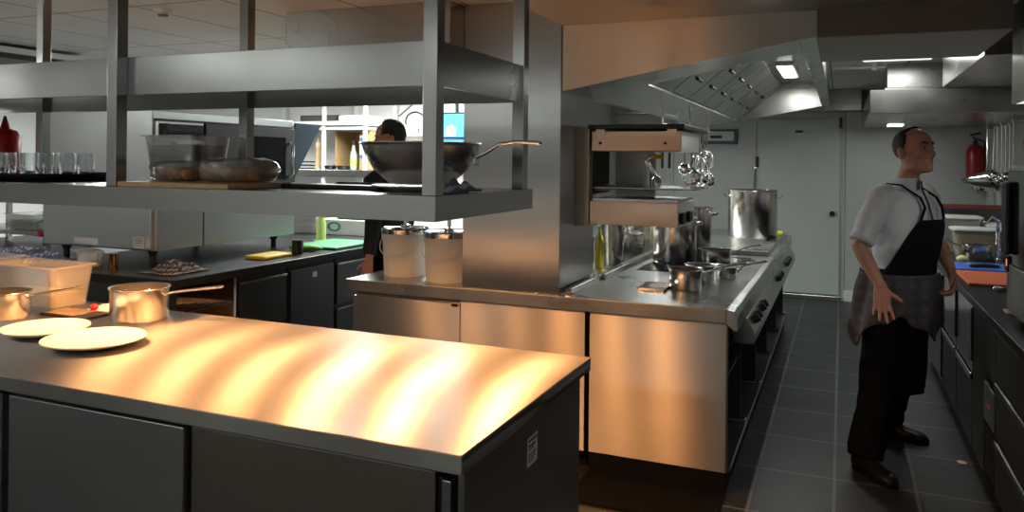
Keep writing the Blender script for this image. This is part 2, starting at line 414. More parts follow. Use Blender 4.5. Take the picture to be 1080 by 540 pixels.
# ================================================================== COOKING ISLAND (behind the pass)
t = thing('range_worktop', 'steel cooking island top with raised griddle, black glass hob and dividing curb', 'worktop', (-1.5, 6, .83))
MB().box(-2.665, 3.83, .832, -.50, 8.15, .9).build('top', ST_RANGE, t, bevel=.004)
MB().prism([(-.50, .9), (-.462, .893), (-.448, .872), (-.448, .80), (-.462, .80), (-.50, .832)], 'y', 3.83, 8.15).build('edge_nose', ST_RANGE, t, bevel=.003)
MB().box(-1.335, 4.47, .9, -1.28, 6.2, .935).build('curb', ST, t, bevel=.005)
MB().box(-1.335, 3.90, .9, -1.30, 4.47, .93).build('curb', ST, t, bevel=.005)
MB().box(-1.26, 6.16, .9, -.50, 8.1, .935).build('griddle', ST_RANGE, t, bevel=.006)
MB().box(-1.22, 4.98, .9, -.60, 5.98, .9035).build('hob_glass', GLASSB, t)
MB().box(-2.2, 5.2, .9, -1.36, 6.9, .9035).build('hob_glass', GLASSB, t)
MB().box(-.60, 7.0, .935, -.51, 7.5, .938).build('drain_slot', GLASSB, t)

t = thing('cooking_range', 'steel cooking range with wide end panel and open shelves on the aisle', 'range', (-.85, 5.9, 0), 'cooking island units')
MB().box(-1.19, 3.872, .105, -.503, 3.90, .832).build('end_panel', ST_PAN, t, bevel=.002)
MB().box(-.503, 3.872, .105, -.497, 3.90, .832).build('edge_strip', ST_FRONT, t)
MB().box(-1.19, 3.90, .10, -1.10, 8.1, .832).build('back_panel', BLACKM, t)
MB().box(-1.10, 3.90, .10, -.485, 8.1, .125).build('bottom_shelf', ST_FRONT, t, bevel=.002)
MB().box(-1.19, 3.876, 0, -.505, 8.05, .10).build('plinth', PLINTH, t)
for k, y in enumerate((4.62, 5.45, 6.3, 7.2, 8.06)):
    d = MB().box(-1.10, y, .126, -.52, y + .03, .83).build('divider', BLACKM, t)
    MB().box(-.62, y - .012, .126, -.49, y + .042, .145).build('foot_bar', CHROME, d, bevel=.003)
ms = MB().prism([(-1.10, .40), (-.53, .50), (-.53, .515), (-1.10, .415)], 'y', 3.905, 4.60).build('sloping_shelf', ST_FRONT, t)
for k in range(4):
    MB().box(-1.10, 3.905, .60 + .05 * k, -.56, 4.6, .606 + .05 * k).build('rack_runner', ST_FRONT, t)
cp = MB().prism([(-.52, .83), (-.447, .795), (-.405, .715), (-.40, .69), (-.41, .66), (-.52, .66)], 'y', 4.22, 7.95).build('control_panel', ST, t, bevel=.004)
nrm = V((.080, 0, .042)).normalized()
for y in (4.42, 4.54, 4.78, 4.90, 6.05, 6.17, 6.29, 6.95, 7.07, 7.19, 7.31):
    c = V((-.427, y, .757))
    MB().tube([c, c + nrm * .028], [.026, .021], 16).build('knob', BLACKM, cp, smooth=True)

o = MB().box(-1.19, 3.50, .0005, -.50, 3.865, .012).build('floor_shade_mat', RUBBER, bevel=.003, loc=(-.85, 3.7, 0))  # black sheet added to darken the shaded floor before the range panel
tag(o, 'black mat standing in for shade on the floor below the orange-lit range end panel', 'mat')
t = thing('base_cabinet', 'orange-lit steel base cabinet of the cooking island, right below the pillar', 'cabinet', (-1.57, 4.1, 0), 'cooking island units')
MB().box(-1.93, 3.895, .1, -1.215, 4.5, .832).build('body', ST_FRONT, t)
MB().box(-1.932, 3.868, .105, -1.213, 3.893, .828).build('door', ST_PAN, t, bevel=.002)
MB().box(-1.9, 3.95, 0, -1.22, 4.45, .10).build('plinth', PLINTH, t)
t = thing('base_cabinet', 'greyer steel base cabinet under the white buckets, left end of the cooking island', 'cabinet', (-2.28, 4.1, 0), 'cooking island units')
MB().box(-2.635, 3.90, .1, -1.94, 7.5, .832).build('body', ST_FRONT, t)
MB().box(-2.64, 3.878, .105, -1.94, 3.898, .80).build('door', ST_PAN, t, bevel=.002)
MB().box(-1.985, 3.862, .79, -1.955, 3.878, .802).build('latch', BLACK, t)
MB().box(-2.6, 3.95, 0, -1.95, 7.4, .10).build('plinth', PLINTH, t)

# ------------------------------------------------------------------ hood above the range
t = thing('extractor_hood', 'big stainless extractor hood with tilted rim above the cooking range', 'hood', (-.7, 6, 2.0))
zt = lambda x: 1.966 + .180 * (x + 1.354)
MB().prism([(-1.352, 2.309), (-1.352, zt(-1.352)), (-.112, zt(-.112)), (-.112, 2.309)], 'y', 3.872, 3.885).build('end_panel', ST_PAN, t)
MB().prism([(-1.352, zt(-1.352)), (-.19, zt(-.19)), (-.19, zt(-.19) + .02), (-1.352, zt(-1.352) + .02)], 'y', 3.885, 4.30).build('near_flange', ST_HOOD, t)
MB().prism([(-.112, zt(-.112)), (-.19, zt(-.19)), (-.19, 2.33), (-.112, 2.33)], 'y', 3.886, 8.42).build('rim', ST_HOOD, t, bevel=.004)
MB().prism([(-1.352, zt(-1.352)), (-1.0, zt(-1.0)), (-1.0, zt(-1.0) + .02), (-1.352, zt(-1.352) + .02)], 'y', 4.30, 8.40).build('inner_flange', ST_HOOD, t)
MB().prism([(-1.352, zt(-1.352)), (-.19, zt(-.19)), (-.19, 2.40), (-1.352, 2.40)], 'y', 8.38, 8.42).build('far_panel', ST_HOOD, t)
MB().prism([(-.58, 2.40), (-.19, 2.40), (-.19, 2.42), (-.58, 2.42)], 'y', 3.9, 8.38).build('hood_top', ST_HOOD, t)
MB().prism([(-1.0, zt(-1.0) + .02), (-.99, zt(-1.0) + .02), (-.58, 2.39), (-.58, 2.42), (-1.0, 2.10)], 'y', 4.3, 4.32).build('baffle', ST_HOOD, t)
for k in range(7):
    y0 = 4.34 + k * .575
    f = MB().prism([(-1.0, zt(-1.0) + .022), (-.985, zt(-1.0) + .015), (-.57, 2.385), (-.58, 2.40)], 'y', y0, y0 + .555).build('grease_filter', ST_HOOD, t, bevel=.003)
    for j in (.30, .62):
        c = V((-.985, 0, zt(-1.0) + .012)).lerp(V((-.575, 0, 2.386)), j)
        MB().box(c.x - .012, y0 + .18, c.z - .014, c.x + .012, y0 + .36, c.z + .002).build('filter_handle', BLACKM, f, bevel=.003)
lf = MB().box(-.50, 6.55, 2.375, -.36, 7.45, 2.40).build('hood_lamp', WHITEL, t, bevel=.004)
MB().box(-.485, 6.58, 2.368, -.375, 7.42, 2.376).build('diffuser', LAMPW, lf)
area('hood_light', (-.43, 7.0, 2.36), (0, 0, 0), .1, .8, 9, (.97, 1, .96))

# left half of the hood, mostly hidden behind the pillar
t = thing('extractor_hood', 'stainless extractor hood seen behind the pillar, glowing strip for the highlight under it', 'hood', (-2, 6, 2.1))
MB().prism([(-2.75, 2.28), (-1.365, 2.02), (-1.365, 2.42), (-2.75, 2.42)], 'y', 4.5, 8.1).build('canopy', ST_HOOD, t, bevel=.004)
lf = MB().prism([(-1.62, 2.067), (-1.42, 2.029), (-1.42, 2.012), (-1.62, 2.05)], 'y', 6.2, 8.0).build('hood_lamp', LAMPW, t)  # glowing strip stands in for the highlight on the tilted underside

# ------------------------------------------------------------------ salamander grill on the pillar
t = thing('salamander_grill', 'wall-mounted salamander grill beside the pillar, front lit copper orange', 'grill', (-1.1, 4.3, 1.25))
MB().box(-1.353, 4.10, 1.245, -1.272, 4.30, 1.79).build('bracket', ST_PAN, t, bevel=.003)
MB().box(-1.285, 4.17, 1.42, -1.27, 4.5, 1.76).build('slide_rail', BLACKM, t)
hd = MB().box(-1.266, 4.12, 1.658, -.776, 4.66, 1.765).build('grill_head', ST_PAN, t, bevel=.004)
MB().box(-1.24, 4.112, 1.735, -1.19, 4.121, 1.775).build('lug', ST_PAN, hd); MB().box(-.85, 4.112, 1.735, -.80, 4.121, 1.775).build('lug', ST_PAN, hd)
for sx in (-1.215, -.86):
    MB().tube([(sx, 4.1195, 1.70), (sx, 4.112, 1.70)], .008, 10).build('bolt', BLACK, hd)
MB().box(-1.28, 4.09, 1.776, -.755, 4.82, 1.80).build('top_plate', BLACK, t, bevel=.004)
MB().box(-1.26, 4.6, 1.40, -1.02, 4.63, 1.66).build('back_panel', ST_FRONT, t)
MB().box(-1.25, 4.12, 1.452, -.70, 4.60, 1.462).build('grill_tray', ST, t, bevel=.003)
MB().prism([(4.12, 1.462), (4.14, 1.44), (4.60, 1.44), (4.60, 1.462)], 'x', -1.252, -1.20).build('tray_support', ST_PAN, t)
bs = MB().box(-1.268, 4.10, 1.258, -.786, 4.58, 1.385).build('base_unit', ST_PAN, t, bevel=.004)
MB().box(-.786, 4.16, 1.27, -.770, 4.24, 1.33).build('dial', BLACKM, bs, bevel=.004)
MB().box(-.786, 4.36, 1.27, -.770, 4.46, 1.33).build('dial', BLACKM, bs, bevel=.004)
MB().box(-1.25, 4.105, 1.385, -.79, 4.56, 1.40).build('spill_plate', ST, t)
# things standing in the salamander
o = MB().box(-1.07, 4.5, 1.462, -1.045, 4.58, 1.63).build('white_slate', WHITEP, loc=(-1.06, 4.54, 1.462), bevel=.003)
tag(o, 'upright white board standing on the salamander tray', 'board')
ti = thing('steel_siphon', 'small steel siphon with angled arm on the salamander tray', 'utensil', (-.98, 4.42, 1.462))
MB().tube([(-.97, 4.42, 1.463), (-.97, 4.42, 1.50), (-.97, 4.42, 1.52)], [.028, .028, .018], 14, False).build('cup', CHROME, ti, smooth=True)
MB().tube([(-.97, 4.42, 1.51), (-1.03, 4.42, 1.605), (-.99, 4.42, 1.63)], .011, 10, True).build('arm', CHROME, ti, smooth=True)
MB().tube([(-.985, 4.42, 1.63), (-.94, 4.42, 1.632)], .012, 10, True).build('handle', YELB, ti, smooth=True)

# ------------------------------------------------------------------ pots
def saucepan(name, label, cat, loc, r, h, hang, hl, mat=ST_POT, group=None, rise=.06, lid=False, contents=None):
    x, y, z = loc
    t = thing(name, label, cat, loc, group)
    MB().lathe([(r * .96, 0), (r, .008), (r, h - .006), (r + .007, h), (r + .006, h + .003), (r - .004, h - .001), (r - .005, .012), (.001, .010)], loc, 40, caps=False).add([V((x + r * .96 * math.cos(a * PI / 20), y + r * .96 * math.sin(a * PI / 20), z)) for a in range(40)], [tuple(range(40))]).build('pot', mat, t, smooth=True)
    d = V((math.cos(hang), math.sin(hang), 0)); p = V(loc) + V((0, 0, h * .78))
    MB().tube([p + d * (r - .002), p + d * (r + .03) + V((0, 0, .010)), p + d * (r + hl * .5) + V((0, 0, rise * .6)), p + d * (r + hl) + V((0, 0, rise))], [.011, .010, .011, .012], 10, True, .55).build('handle', mat, t, smooth=True)
    if lid:
        MB().lathe([(r + .006, h + .001), (r + .006, h + .006), (r * .6, h + .018), (.02, h + .025)], loc, 32).build('lid', mat, t, smooth=True)
        MB().lathe([(.012, h + .024), (.012, h + .035), (.022, h + .045), (.015, h + .052)], loc, 16).build('lid_knob', mat, t, smooth=True)
    if contents:
        MB().lathe([(r - .006, h * .6), (r - .006, h * .62)], loc, 30).build('contents', contents, t)
    return t
def stockpot(label, loc, r, h, hang=0., lid=False):
    t = thing('stockpot', label, 'stockpot', loc, 'stockpots on the range')
    x, y, z = loc
    MB().lathe([(.001, 0), (r * .97, 0), (r, .01), (r, h - .008), (r + .008, h - .002), (r + .008, h + .004), (r - .003, h + .002), (r - .004, .012), (.001, .011)], loc, 48, caps=False).build('pot', ST_POT, t, smooth=True)
    for s in (0, PI):
        d = V((math.cos(hang + s), math.sin(hang + s), 0)); q = V((-d.y, d.x, 0)); p = V(loc) + V((0, 0, h * .86))
        MB().tube([p + d * (r - .002) - q * .05, p + d * (r + .035) - q * .045 + V((0, 0, .01)), p + d * (r + .04) + V((0, 0, .012)), p + d * (r + .035) + q * .045 + V((0, 0, .01)), p + d * (r - .002) + q * .05], .008, 8).build('handle', ST_POT, t, smooth=True)
    return t
PG = 'saucepans on the range'
saucepan('saucepan', 'front small saucepan on the range, its lit side orange, nearest the steel tray', 'saucepan', (-.79, 4.35, .9), .088, .115, .25, .23, group=PG)
saucepan('saucepan', 'second small saucepan, directly behind the front one on the range', 'saucepan', (-.765, 4.68, .9), .083, .10, .05, .22, group=PG)
saucepan('saucepan', 'low saucepan right of the others near the range edge, handle up right', 'saucepan', (-.65, 4.88, .9), .068, .075, .45, .19, group=PG, rise=.045)
saucepan('saucepan', 'rear saucepan on the black glass hob beside the tall pots', 'saucepan', (-.79, 5.42, .9036), .105, .11, .3, .2, group=PG)
stockpot('tall steel pot half hidden below the salamander, nearest of the stockpots', (-1.075, 5.50, .9036), .15, .305, .4)
stockpot('steel pot with side handle just behind the pot under the salamander', (-.995, 5.97 - .08, .9036), .115, .36, .2)
stockpot('largest stockpot, standing alone at the far end of the range by the door', (-.745, 7.40, .935), .215, .42, .1)
ld = thing('ladle', 'steel ladle standing in the far large stockpot', 'ladle', (-.72, 7.42, 1.0))
MB().tube([(-.74, 7.42, 1.0), (-.735, 7.47, 1.50), (-.735, 7.475, 1.56)], .009, 8, True).build('handle', CHROME, ld, smooth=True)
MB().ball((-.74, 7.41, .99), .045, .045, .03).build('bowl', CHROME, ld, smooth=True)
o = MB().box(-1.02, 4.19, .9, -.87, 4.43, .903).box(-1.02, 4.19, .9, -1.014, 4.43, .918).box(-.876, 4.19, .9, -.87, 4.43, .918).box(-1.02, 4.19, .9, -.87, 4.196, .918).box(-1.02, 4.424, .9, -.87, 4.43, .918).build('steel_tray', CHROME, loc=(-.945, 4.31, .9), bevel=.002)
tag(o, 'small rectangular steel tray on the range beside the front saucepan', 'tray')
o = MB().box(-.60, 7.62, .936, -.50, 7.80, .962).build('sponge', plain('yellow_green_sponge', (.70, .75, .06), .8), loc=(-.55, 7.7, .936), bevel=.008)
tag(o, 'yellow green cloth pad at the far end of the range by the big stockpot', 'sponge')
# behind the curb
bt = thing('oil_bottle', 'green gold olive oil bottle below the salamander', 'bottle', (-1.455, 4.93, .9))
MB().lathe([(.001, 0), (.03, 0), (.033, .01), (.033, .17), (.026, .20), (.012, .235), (.012, .275)], (-1.455, 4.93, .9), 20).build('bottle', OILM, bt, smooth=True)
MB().lathe([(.013, .275), (.013, .30), (.006, .31)], (-1.455, 4.93, .9), 14).build('cap', CHROME, bt, smooth=True)
o = MB().lathe([(.02, 0), (.022, .04), (.015, .07), (.02, .10), (.012, .13)], (-1.47, 4.72, .9), 16).build('pepper_mill', WOOD, loc=(-1.47, 4.72, .9), smooth=True)
tag(o, 'short wooden pepper mill next to the oil bottle behind the curb', 'pepper mill')
o = MB().lathe([(.001, 0), (.068, 0), (.07, .01), (.095, .31), (.10, .312), (.09, .305), (.066, .02), (.001, .02)], (-1.435, 5.16, .9), 32, caps=False).build('bain_marie_pot', ST_POT, loc=(-1.435, 5.16, .9), smooth=True)
tag(o, 'tall tapered steel bain-marie insert right of the oil bottle', 'pot')
t = saucepan('lidded_pot', 'lidded steel pot behind the curb, right of the tapered insert', 'pot', (-1.53, 6.05, .9036), .10, .13, -2.6, .08, lid=True)
t = saucepan('lidded_pot', 'second small lidded pot stacked behind the curb in front of the yellow block', 'pot', (-1.62, 6.5, .9036), .10, .17, 2.6, .08, lid=True)
o = MB().box(-1.50, 6.62, .9036, -1.39, 6.72, 1.11).build('butter_block', plain('pale_yellow_block', (.75, .60, .22), .6), loc=(-1.45, 6.67, .9036), bevel=.006)
tag(o, 'pale yellow block standing behind the lidded pots', 'block')

# buckets
def bucket(label, loc, r, h):
    t = thing('bucket', label, 'bucket', loc, 'white plastic buckets')
    MB().lathe([(.001, 0), (r * .90, 0), (r * .915, .006), (r * .99, h - .05), (r * 1.03, h - .05), (r * 1.03, h - .03), (r, h - .028), (r, h)], loc, 48).build('tub', BUCKET, t, smooth=True)
    MB().lathe([(r * 1.04, h - .022), (r * 1.05, h + .004), (r * 1.0, h + .012), (r * .92, h + .004), (.03, h + .010)], loc, 48).build('lid', CHROME, t, smooth=True)
    MB().lathe([(.03, h + .01), (.03, h + .03), (.011, h + .035), (.011, h + .11), (.02, h + .115), (.02, h + .13)], loc, 20).build('pump', CHROME, t, smooth=True)
    x, y, z = loc
    MB().tube([(x + r * 1.04 * math.cos(a), y - r * 1.04 * abs(math.sin(a)) * .25 - r * .98 * abs(math.sin(a)), z + h - .035 - .11 * math.sin(a)) for a in [PI * k / 14 for k in range(15)]], .003, 6).build('bail', WHITEP, t, smooth=True)
bucket('larger white plastic bucket with steel pump lid, right against the pillar', (-2.105, 4.06, .9), .145, .275)
bucket('left white plastic bucket with steel pump lid, partly behind the other bucket', (-2.445, 4.14, .9), .14, .275)

# utensils hanging from a rail at the hood
t = thing('utensil_rail', 'steel rail hanging under the hood behind the salamander', 'rail', (-1.05, 6.3, 1.85))
MB().tube([(-1.30, 6.1, 1.90), (-1.30, 6.9, 1.90)], .008, 8).build('bar', CHROME, t)
MB().tube([(-1.06, 5.9, 1.86), (-1.06, 6.9, 1.86)], .009, 8).build('bar', CHROME, t)
for yy in (5.95, 6.85):
    MB().box(-1.066, yy, 1.85, -1.054, yy + .012, 2.06).build('hanger', CHROME, t)
    MB().box(-1.306, yy + .17 if yy < 6 else yy, 1.89, -1.294, yy + .182 if yy < 6 else yy + .012, 1.98).build('hanger', CHROME, t)
UG = 'utensils hanging under the hood'
def hang_whisk(label, x, y, ztop, L, r):
    t = thing('whisk', label, 'whisk', (x, y, ztop - L), UG)
    MB().tube([(x, y, ztop), (x, y, ztop - L * .45)], .009, 8, True).build('handle', CHROME, t, smooth=True)
    zc = ztop - L * .45
    m = MB()
    for k in range(5):
        a = PI * k / 5
        pts = [(x + math.cos(a) * r * math.sin(PI * min(1, q / 10) ) * (1 if q <= 10 else 1), y + math.sin(a) * r * math.sin(PI * q / 10), zc - L * .55 * (1 - math.cos(PI * q / 10)) / 2) for q in range(11)]
        pts = [(x + math.cos(a) * r * math.sin(2 * PI * q / 16), y + math.sin(a) * r * math.sin(2 * PI * q / 16), zc - L * .55 * (1 - math.cos(2 * PI * q / 16)) / 2) for q in range(17)]
        m.tube(pts, .0042, 5)
    m.build('wires', CHROME, t, smooth=True)
def hang_ladle(label, x, y, ztop, L, r, cat='ladle'):
    t = thing('ladle' if cat == 'ladle' else 'skimmer', label, cat, (x, y, ztop - L), UG)
    MB().tube([(x, y, ztop + .004), (x, y - .02, ztop + .012), (x, y - .012, ztop - .02), (x, y, ztop - L + r)], .006, 8).build('handle', CHROME, t, smooth=True)
    m = MB()
    rs = []
    for j in range(7):
        a = j / 6 * PI * .5
        rs.append([(x + math.cos(2 * PI * k / 20) * r * math.cos(a), y - .01 - r * .7 * math.sin(a) * (1 if cat == 'ladle' else .25), ztop - L + math.sin(2 * PI * k / 20) * r * math.cos(a)) for k in range(20)])
    m.rings(rs, caps=False); m.build('bowl', CHROME, t, smooth=True, solid=.003)
hang_ladle('round steel skimmer hanging at the left of the utensil cluster', -1.06, 6.05, 1.85, .36, .07, 'skimmer')
hang_whisk('balloon whisk with bright loop in the middle of the utensil cluster', -1.045, 6.22, 1.85, .42, .065)
hang_ladle('deep steel ladle hanging right of the whisk in the cluster', -1.06, 6.42, 1.85, .38, .07)
hang_ladle('largest round steel skimmer hanging at the right of the cluster', -1.06, 6.72, 1.85, .40, .075, 'skimmer')
hang_whisk('narrow whisk hanging at the back of the utensil cluster', -1.06, 6.58, 1.85, .44, .05)
hang_whisk('small balloon whisk hanging rightmost in the utensil cluster', -1.00, 6.35, 1.85, .34, .06)
hang_ladle('small steel ladle hanging in front of the utensil cluster', -1.10, 5.98, 1.85, .30, .045)
t = thing('tongs', 'steel tongs with black grips hanging left of the utensil cluster', 'tongs', (-1.30, 6.25, 1.5), UG)
for s in (-1, 1):
    a = MB().tube([(-1.30, 6.25, 1.89), (-1.30 + s * .03, 6.25, 1.70)], .006, 8).build('arm', CHROME, t)
    MB().tube([(-1.30 + s * .03, 6.25, 1.70), (-1.30 + s * .028, 6.25, 1.56)], .011, 8, True).build('grip', BLACKM, a, smooth=True)
# temperature display on the back wall
t = thing('temperature_display', 'small white temperature display with dark surround on the back wall', 'display', (-1.32, 9.87, 1.85))
MB().box(-1.62, 9.862, 1.83, -1.18, 9.90, 2.01).build('case', plain('blue_grey_case', (.05, .07, .11), .4), t, bevel=.008)
MB().box(-1.60, 9.855, 1.87, -1.22, 9.863, 1.985).build('face', plain('display_face', (.60, .64, .66), .4), t)
MB().box(-1.50, 9.851, 1.90, -1.36, 9.856, 1.935).build('readout', INK, t)

# ================================================================== RIGHT COUNTER
o = MB().box(.640, 2.4, .862, XR - .001, 7.50, .90).build('worktop', WORKB, bevel=.004, loc=(1.05, 5, .862))
tag(o, 'dark worktop along the right wall, beside the aisle', 'worktop')
RG = 'base cabinets along the right wall'
def unit(label, y0, y1, kind):
    t = thing('base_cabinet', label, 'cabinet', (1.05, (y0 + y1) / 2, 0), RG)
    MB().box(.672, y0 + .001, .10, 1.44, y1 - .001, .861).build('body', BLACKM, t)
    MB().box(.70, y0 + .001, 0, 1.40, y1 - .001, .10).build('plinth', PLINTH, t)
    a, b = y0 + .012, y1 - .012
    if kind == 'door':
        MB().box(.650, a, .10, .671, b, .85).build('door', ST_MIRROR, t, bevel=.002)
        MB().box(.640, y0 + .004, .14, .651, y0 + .022, .84).build('handle_strip', BLACKM, t)
    if kind == 'split':
        d = MB().box(.650, a, .50, .671, b, .85).build('door', ST_MIRROR, t, bevel=.002)
        MB().box(.641, y0 + .004, .56, .650, y0 + .02, .84).build('handle', BLACKM, d)
        d = MB().box(.650, a, .10, .671, b, .45).build('drawer', ST_ISL, t, bevel=.002)
        MB().box(.640, a + .03, .455, .668, b - .03, .49).build('handle', CHROME, d, bevel=.003)
    if kind == 'dark':
        MB().box(.650, a, .10, .671, b, .85).build('door', ST_ISL, t, bevel=.002)
    if kind == 'grille':
        m = MB()
        for k in range(8):
            m.box(.655, a, .12 + .028 * k, .671, b, .136 + .028 * k)
        m.build('vent_grille', BLACKM, t)
        MB().box(.650, a, .60, .671, b, .85).build('front_panel', ST_ISL, t, bevel=.002)
        p = MB().box(.646, a + .01, .38, .671, b - .01, .56).build('control_plate', ST, t, bevel=.003)
        MB().box(.6445, (a + b) / 2 - .05, .46, .6465, (a + b) / 2 + .03, .475).build('warning_strip', ORANGEB, p)
    if kind == 'drawers':
        for z0, z1 in ((.63, .85), (.37, .60), (.11, .34)):
            d = MB().box(.650, a, z0, .671, b, z1).build('drawer', ST_ISL, t, bevel=.002)
            MB().prism([(.650, z1), (.640, z1 - .004), (.642, z1 + .016), (.671, z1 + .022), (.671, z1)], 'y', a, b).build('handle_lip', ST, d, bevel=.002)
    return t
unit('polished steel cabinet at the far end of the right counter, behind the cook', 6.12, 7.3, 'door')
unit('polished split cabinet second from the far end of the right counter', 5.42, 6.12, 'split')
unit('dark fronted split cabinet in the middle of the right counter', 4.78, 5.42, 'split')
unit('plain dark cabinet door left of the vent plate on the right counter', 4.42, 4.78, 'dark')
unit('narrow machine bay with vent grille and pale plate on the right counter', 4.12, 4.42, 'grille')
unit('nearest stack of three dark drawers on the right counter', 3.42, 4.12, 'drawers')
unit('drawer cabinet at the right frame edge closest to the camera', 2.6, 3.42, 'drawers')
o = MB().box(.70, 7.44, .9005, XR - .002, 7.50, 1.245).build('backsplash', DARKW, bevel=.004, loc=(1.05, 7.47, .9))
tag(o, 'dark upstand closing the far end of the right counter', 'backsplash')
o = MB().box(.70, 7.30, 1.246, 1.28, 7.5, 1.275).build('cutting_board', REDW, bevel=.004, loc=(1.0, 7.42, 1.246))
tag(o, 'dark red board lying on the upstand behind the yellow tubs', 'board')
# food tubs
def tub(label, x0, y0, x1, y1, h, z=.9005, fill=.6, food=YELFOOD, lid=True, loc=None, mat=None, group='food tubs on the right counter'):
    cx, cy = (x0 + x1) / 2, (y0 + y1) / 2
    t = thing('food_tub', label, 'tub', (cx, cy, z), group)
    m = MB()
    def rr(e, zz, r=.03):
        pts = []
        for (sx, sy, a0) in ((1, 1, 0), (-1, 1, PI / 2), (-1, -1, PI), (1, -1, 1.5 * PI)):
            for k in range(5):
                a = a0 + k * PI / 8
                pts.append((cx + sx * ((x1 - x0) / 2 + e - r) + r * math.cos(a), cy + sy * ((y1 - y0) / 2 + e - r) + r * math.sin(a), zz))
        return pts
    m.rings([rr(-.02, z), rr(0, z + h * .97), rr(.012, z + h * .97), rr(.012, z + h), rr(-.003, z + h), rr(-.022, z + .006)])
    m.build('tub', mat or TUBF, t, smooth=True)
    if food is not None and fill > 0:
        MB().rings([rr(-.026, z + .008), rr(-.014 - .008 * (1 - fill), z + h * fill)]).build('contents', food, t, smooth=True)
    if lid:
        MB().rings([rr(.016, z + h + .001), rr(.016, z + h + .014), rr(-.01, z + h + .02)]).build('lid', WHITEP, t, smooth=True)
    return t
tub('rear white-lidded tub, tallest of those before the red board', .74, 7.12, 1.02, 7.38, .275, fill=.7)
tub('front yellowish tub with lid, directly behind the small saucepan', .80, 6.86, 1.16, 7.09, .20, fill=.85)
tub('yellowish tub further right, next to the wire faucet', 1.19, 6.86, 1.42, 7.09, .19, fill=.8)
tub('low tub with white lid stacked behind the wire faucet', 1.06, 7.12, 1.40, 7.38, .22, fill=.6)
saucepan('saucepan', 'small saucepan on the right counter in front of the yellow tubs', 'saucepan', (.925, 6.66, .9005), .095, .115, 2.8, .17)
o = MB().ball((.80, 6.42, .929), .038, .030, .028).build('lemon', LEMON, loc=(.80, 6.42, .9), smooth=True)
tag(o, 'pale yellow peeled lemon at the corner of the blue board', 'lemon')
o = MB().box(.70, 5.92, .9005, 1.32, 6.32, .918).build('cutting_board', BLUEB, bevel=.005, loc=(1.0, 6.1, .9))
tag(o, 'blue cutting board on the right counter', 'board')
o = MB().box(.685, 5.22, .9005, 1.28, 5.84, .918).build('cutting_board', ORANGEB, bevel=.005, loc=(1.0, 5.5, .9))
tag(o, 'orange cutting board on the right counter', 'board')
t = thing('knife', 'kitchen knife with black handle lying on the blue board', 'knife', (.95, 6.05, .9185))
MB().tube([(.80, 6.00, .932), (.88, 6.01, .935), (.96, 6.015, .932)], [.012, .014, .011], 10, True).build('handle', BLACK, t, smooth=True)
MB().prism([(.96, 6.000), (1.20, 6.02), (1.16, 6.045), (.96, 6.032)], 'z', .928, .9305).build('blade', CHROME, t)
t = thing('whisk', 'wire whisk lying on the worktop in front of the orange board', 'whisk', (.9, 5.0, .9005))
MB().tube([(.88, 5.05, .913), (.80, 5.12, .913)], .009, 8, True).build('handle', CHROME, t, smooth=True)
m = MB()
for k in range(4):
    a = PI * k / 4
    m.tube([(.88 + .14 * (1 - math.cos(2 * PI * q / 14)) / 2 - .02 * math.cos(a) * math.sin(2 * PI * q / 14), 5.05 - .12 * (1 - math.cos(2 * PI * q / 14)) / 2 - .03 * math.cos(a) * math.sin(2 * PI * q / 14), .932 + .026 * math.sin(a) * math.sin(2 * PI * q / 14)) for q in range(15)], .003, 5)
m.build('wires', CHROME, t, smooth=True)
t = thing('serving_spoon', 'steel serving spoon on the worktop beside the wire whisk', 'spoon', (.95, 4.8, .9005))
MB().tube([(.95, 4.95, .909), (1.02, 4.70, .909)], .006, 8, True).build('handle', CHROME, t, smooth=True)
MB().ball((.94, 4.99, .909), .028, .042, .008).build('bowl', CHROME, t, smooth=True)
o = MB().box(.80, 5.06, .9005, 1.30, 5.19, .908).build('tray', BLACK, bevel=.003, loc=(1.05, 5.12, .9))
tag(o, 'flat black tray between the orange board and the whisk', 'tray')
o = MB().box(.72, 4.30, .9005, .80, 4.40, .912).build('folded_cloth', CARD, bevel=.005, loc=(.76, 4.35, .9))
tag(o, 'small cream rag at the foot of the tall machine', 'cloth')
t = thing('spray_faucet', 'white coiled spray hose with tap standing behind the blue board', 'faucet', (1.16, 6.55, .9))
MB().lathe([(.03, .0005), (.03, .02), (.014, .03), (.014, .22)], (1.05, 6.62, .9), 14).build('base', CHROME, t, smooth=True)
MB().tube([(1.05, 6.62, 1.10), (1.05, 6.60, 1.20), (1.0, 6.57, 1.23), (.96, 6.55, 1.19)], .012, 8, True).build('spout', CHROME, t, smooth=True)
pts = []
for q in range(90):
    a = q * .62
    pts.append((1.20 + .022 * math.cos(a), 6.50 + .022 * math.sin(a), .905 + q * .0042))
MB().tube([(1.05, 6.62, 1.0)] + pts + [(1.2, 6.55, 1.31), (1.16, 6.6, 1.33), (1.10, 6.62, 1.30)], .0055, 6).build('hose', WHITEP, t, smooth=True)
bt = thing('squeeze_bottle', 'blue squeeze bottle right of the coiled hose', 'bottle', (1.24, 6.38, .9))
MB().lathe([(.001, .0005), (.035, .0005), (.036, .13), (.02, .15)], (1.24, 6.40, .9), 16).build('bottle', BLUEB, bt, smooth=True)
MB().lathe([(.02, .15), (.018, .165), (.006, .20)], (1.24, 6.40, .9), 12).build('nozzle', WHITEP, bt, smooth=True)
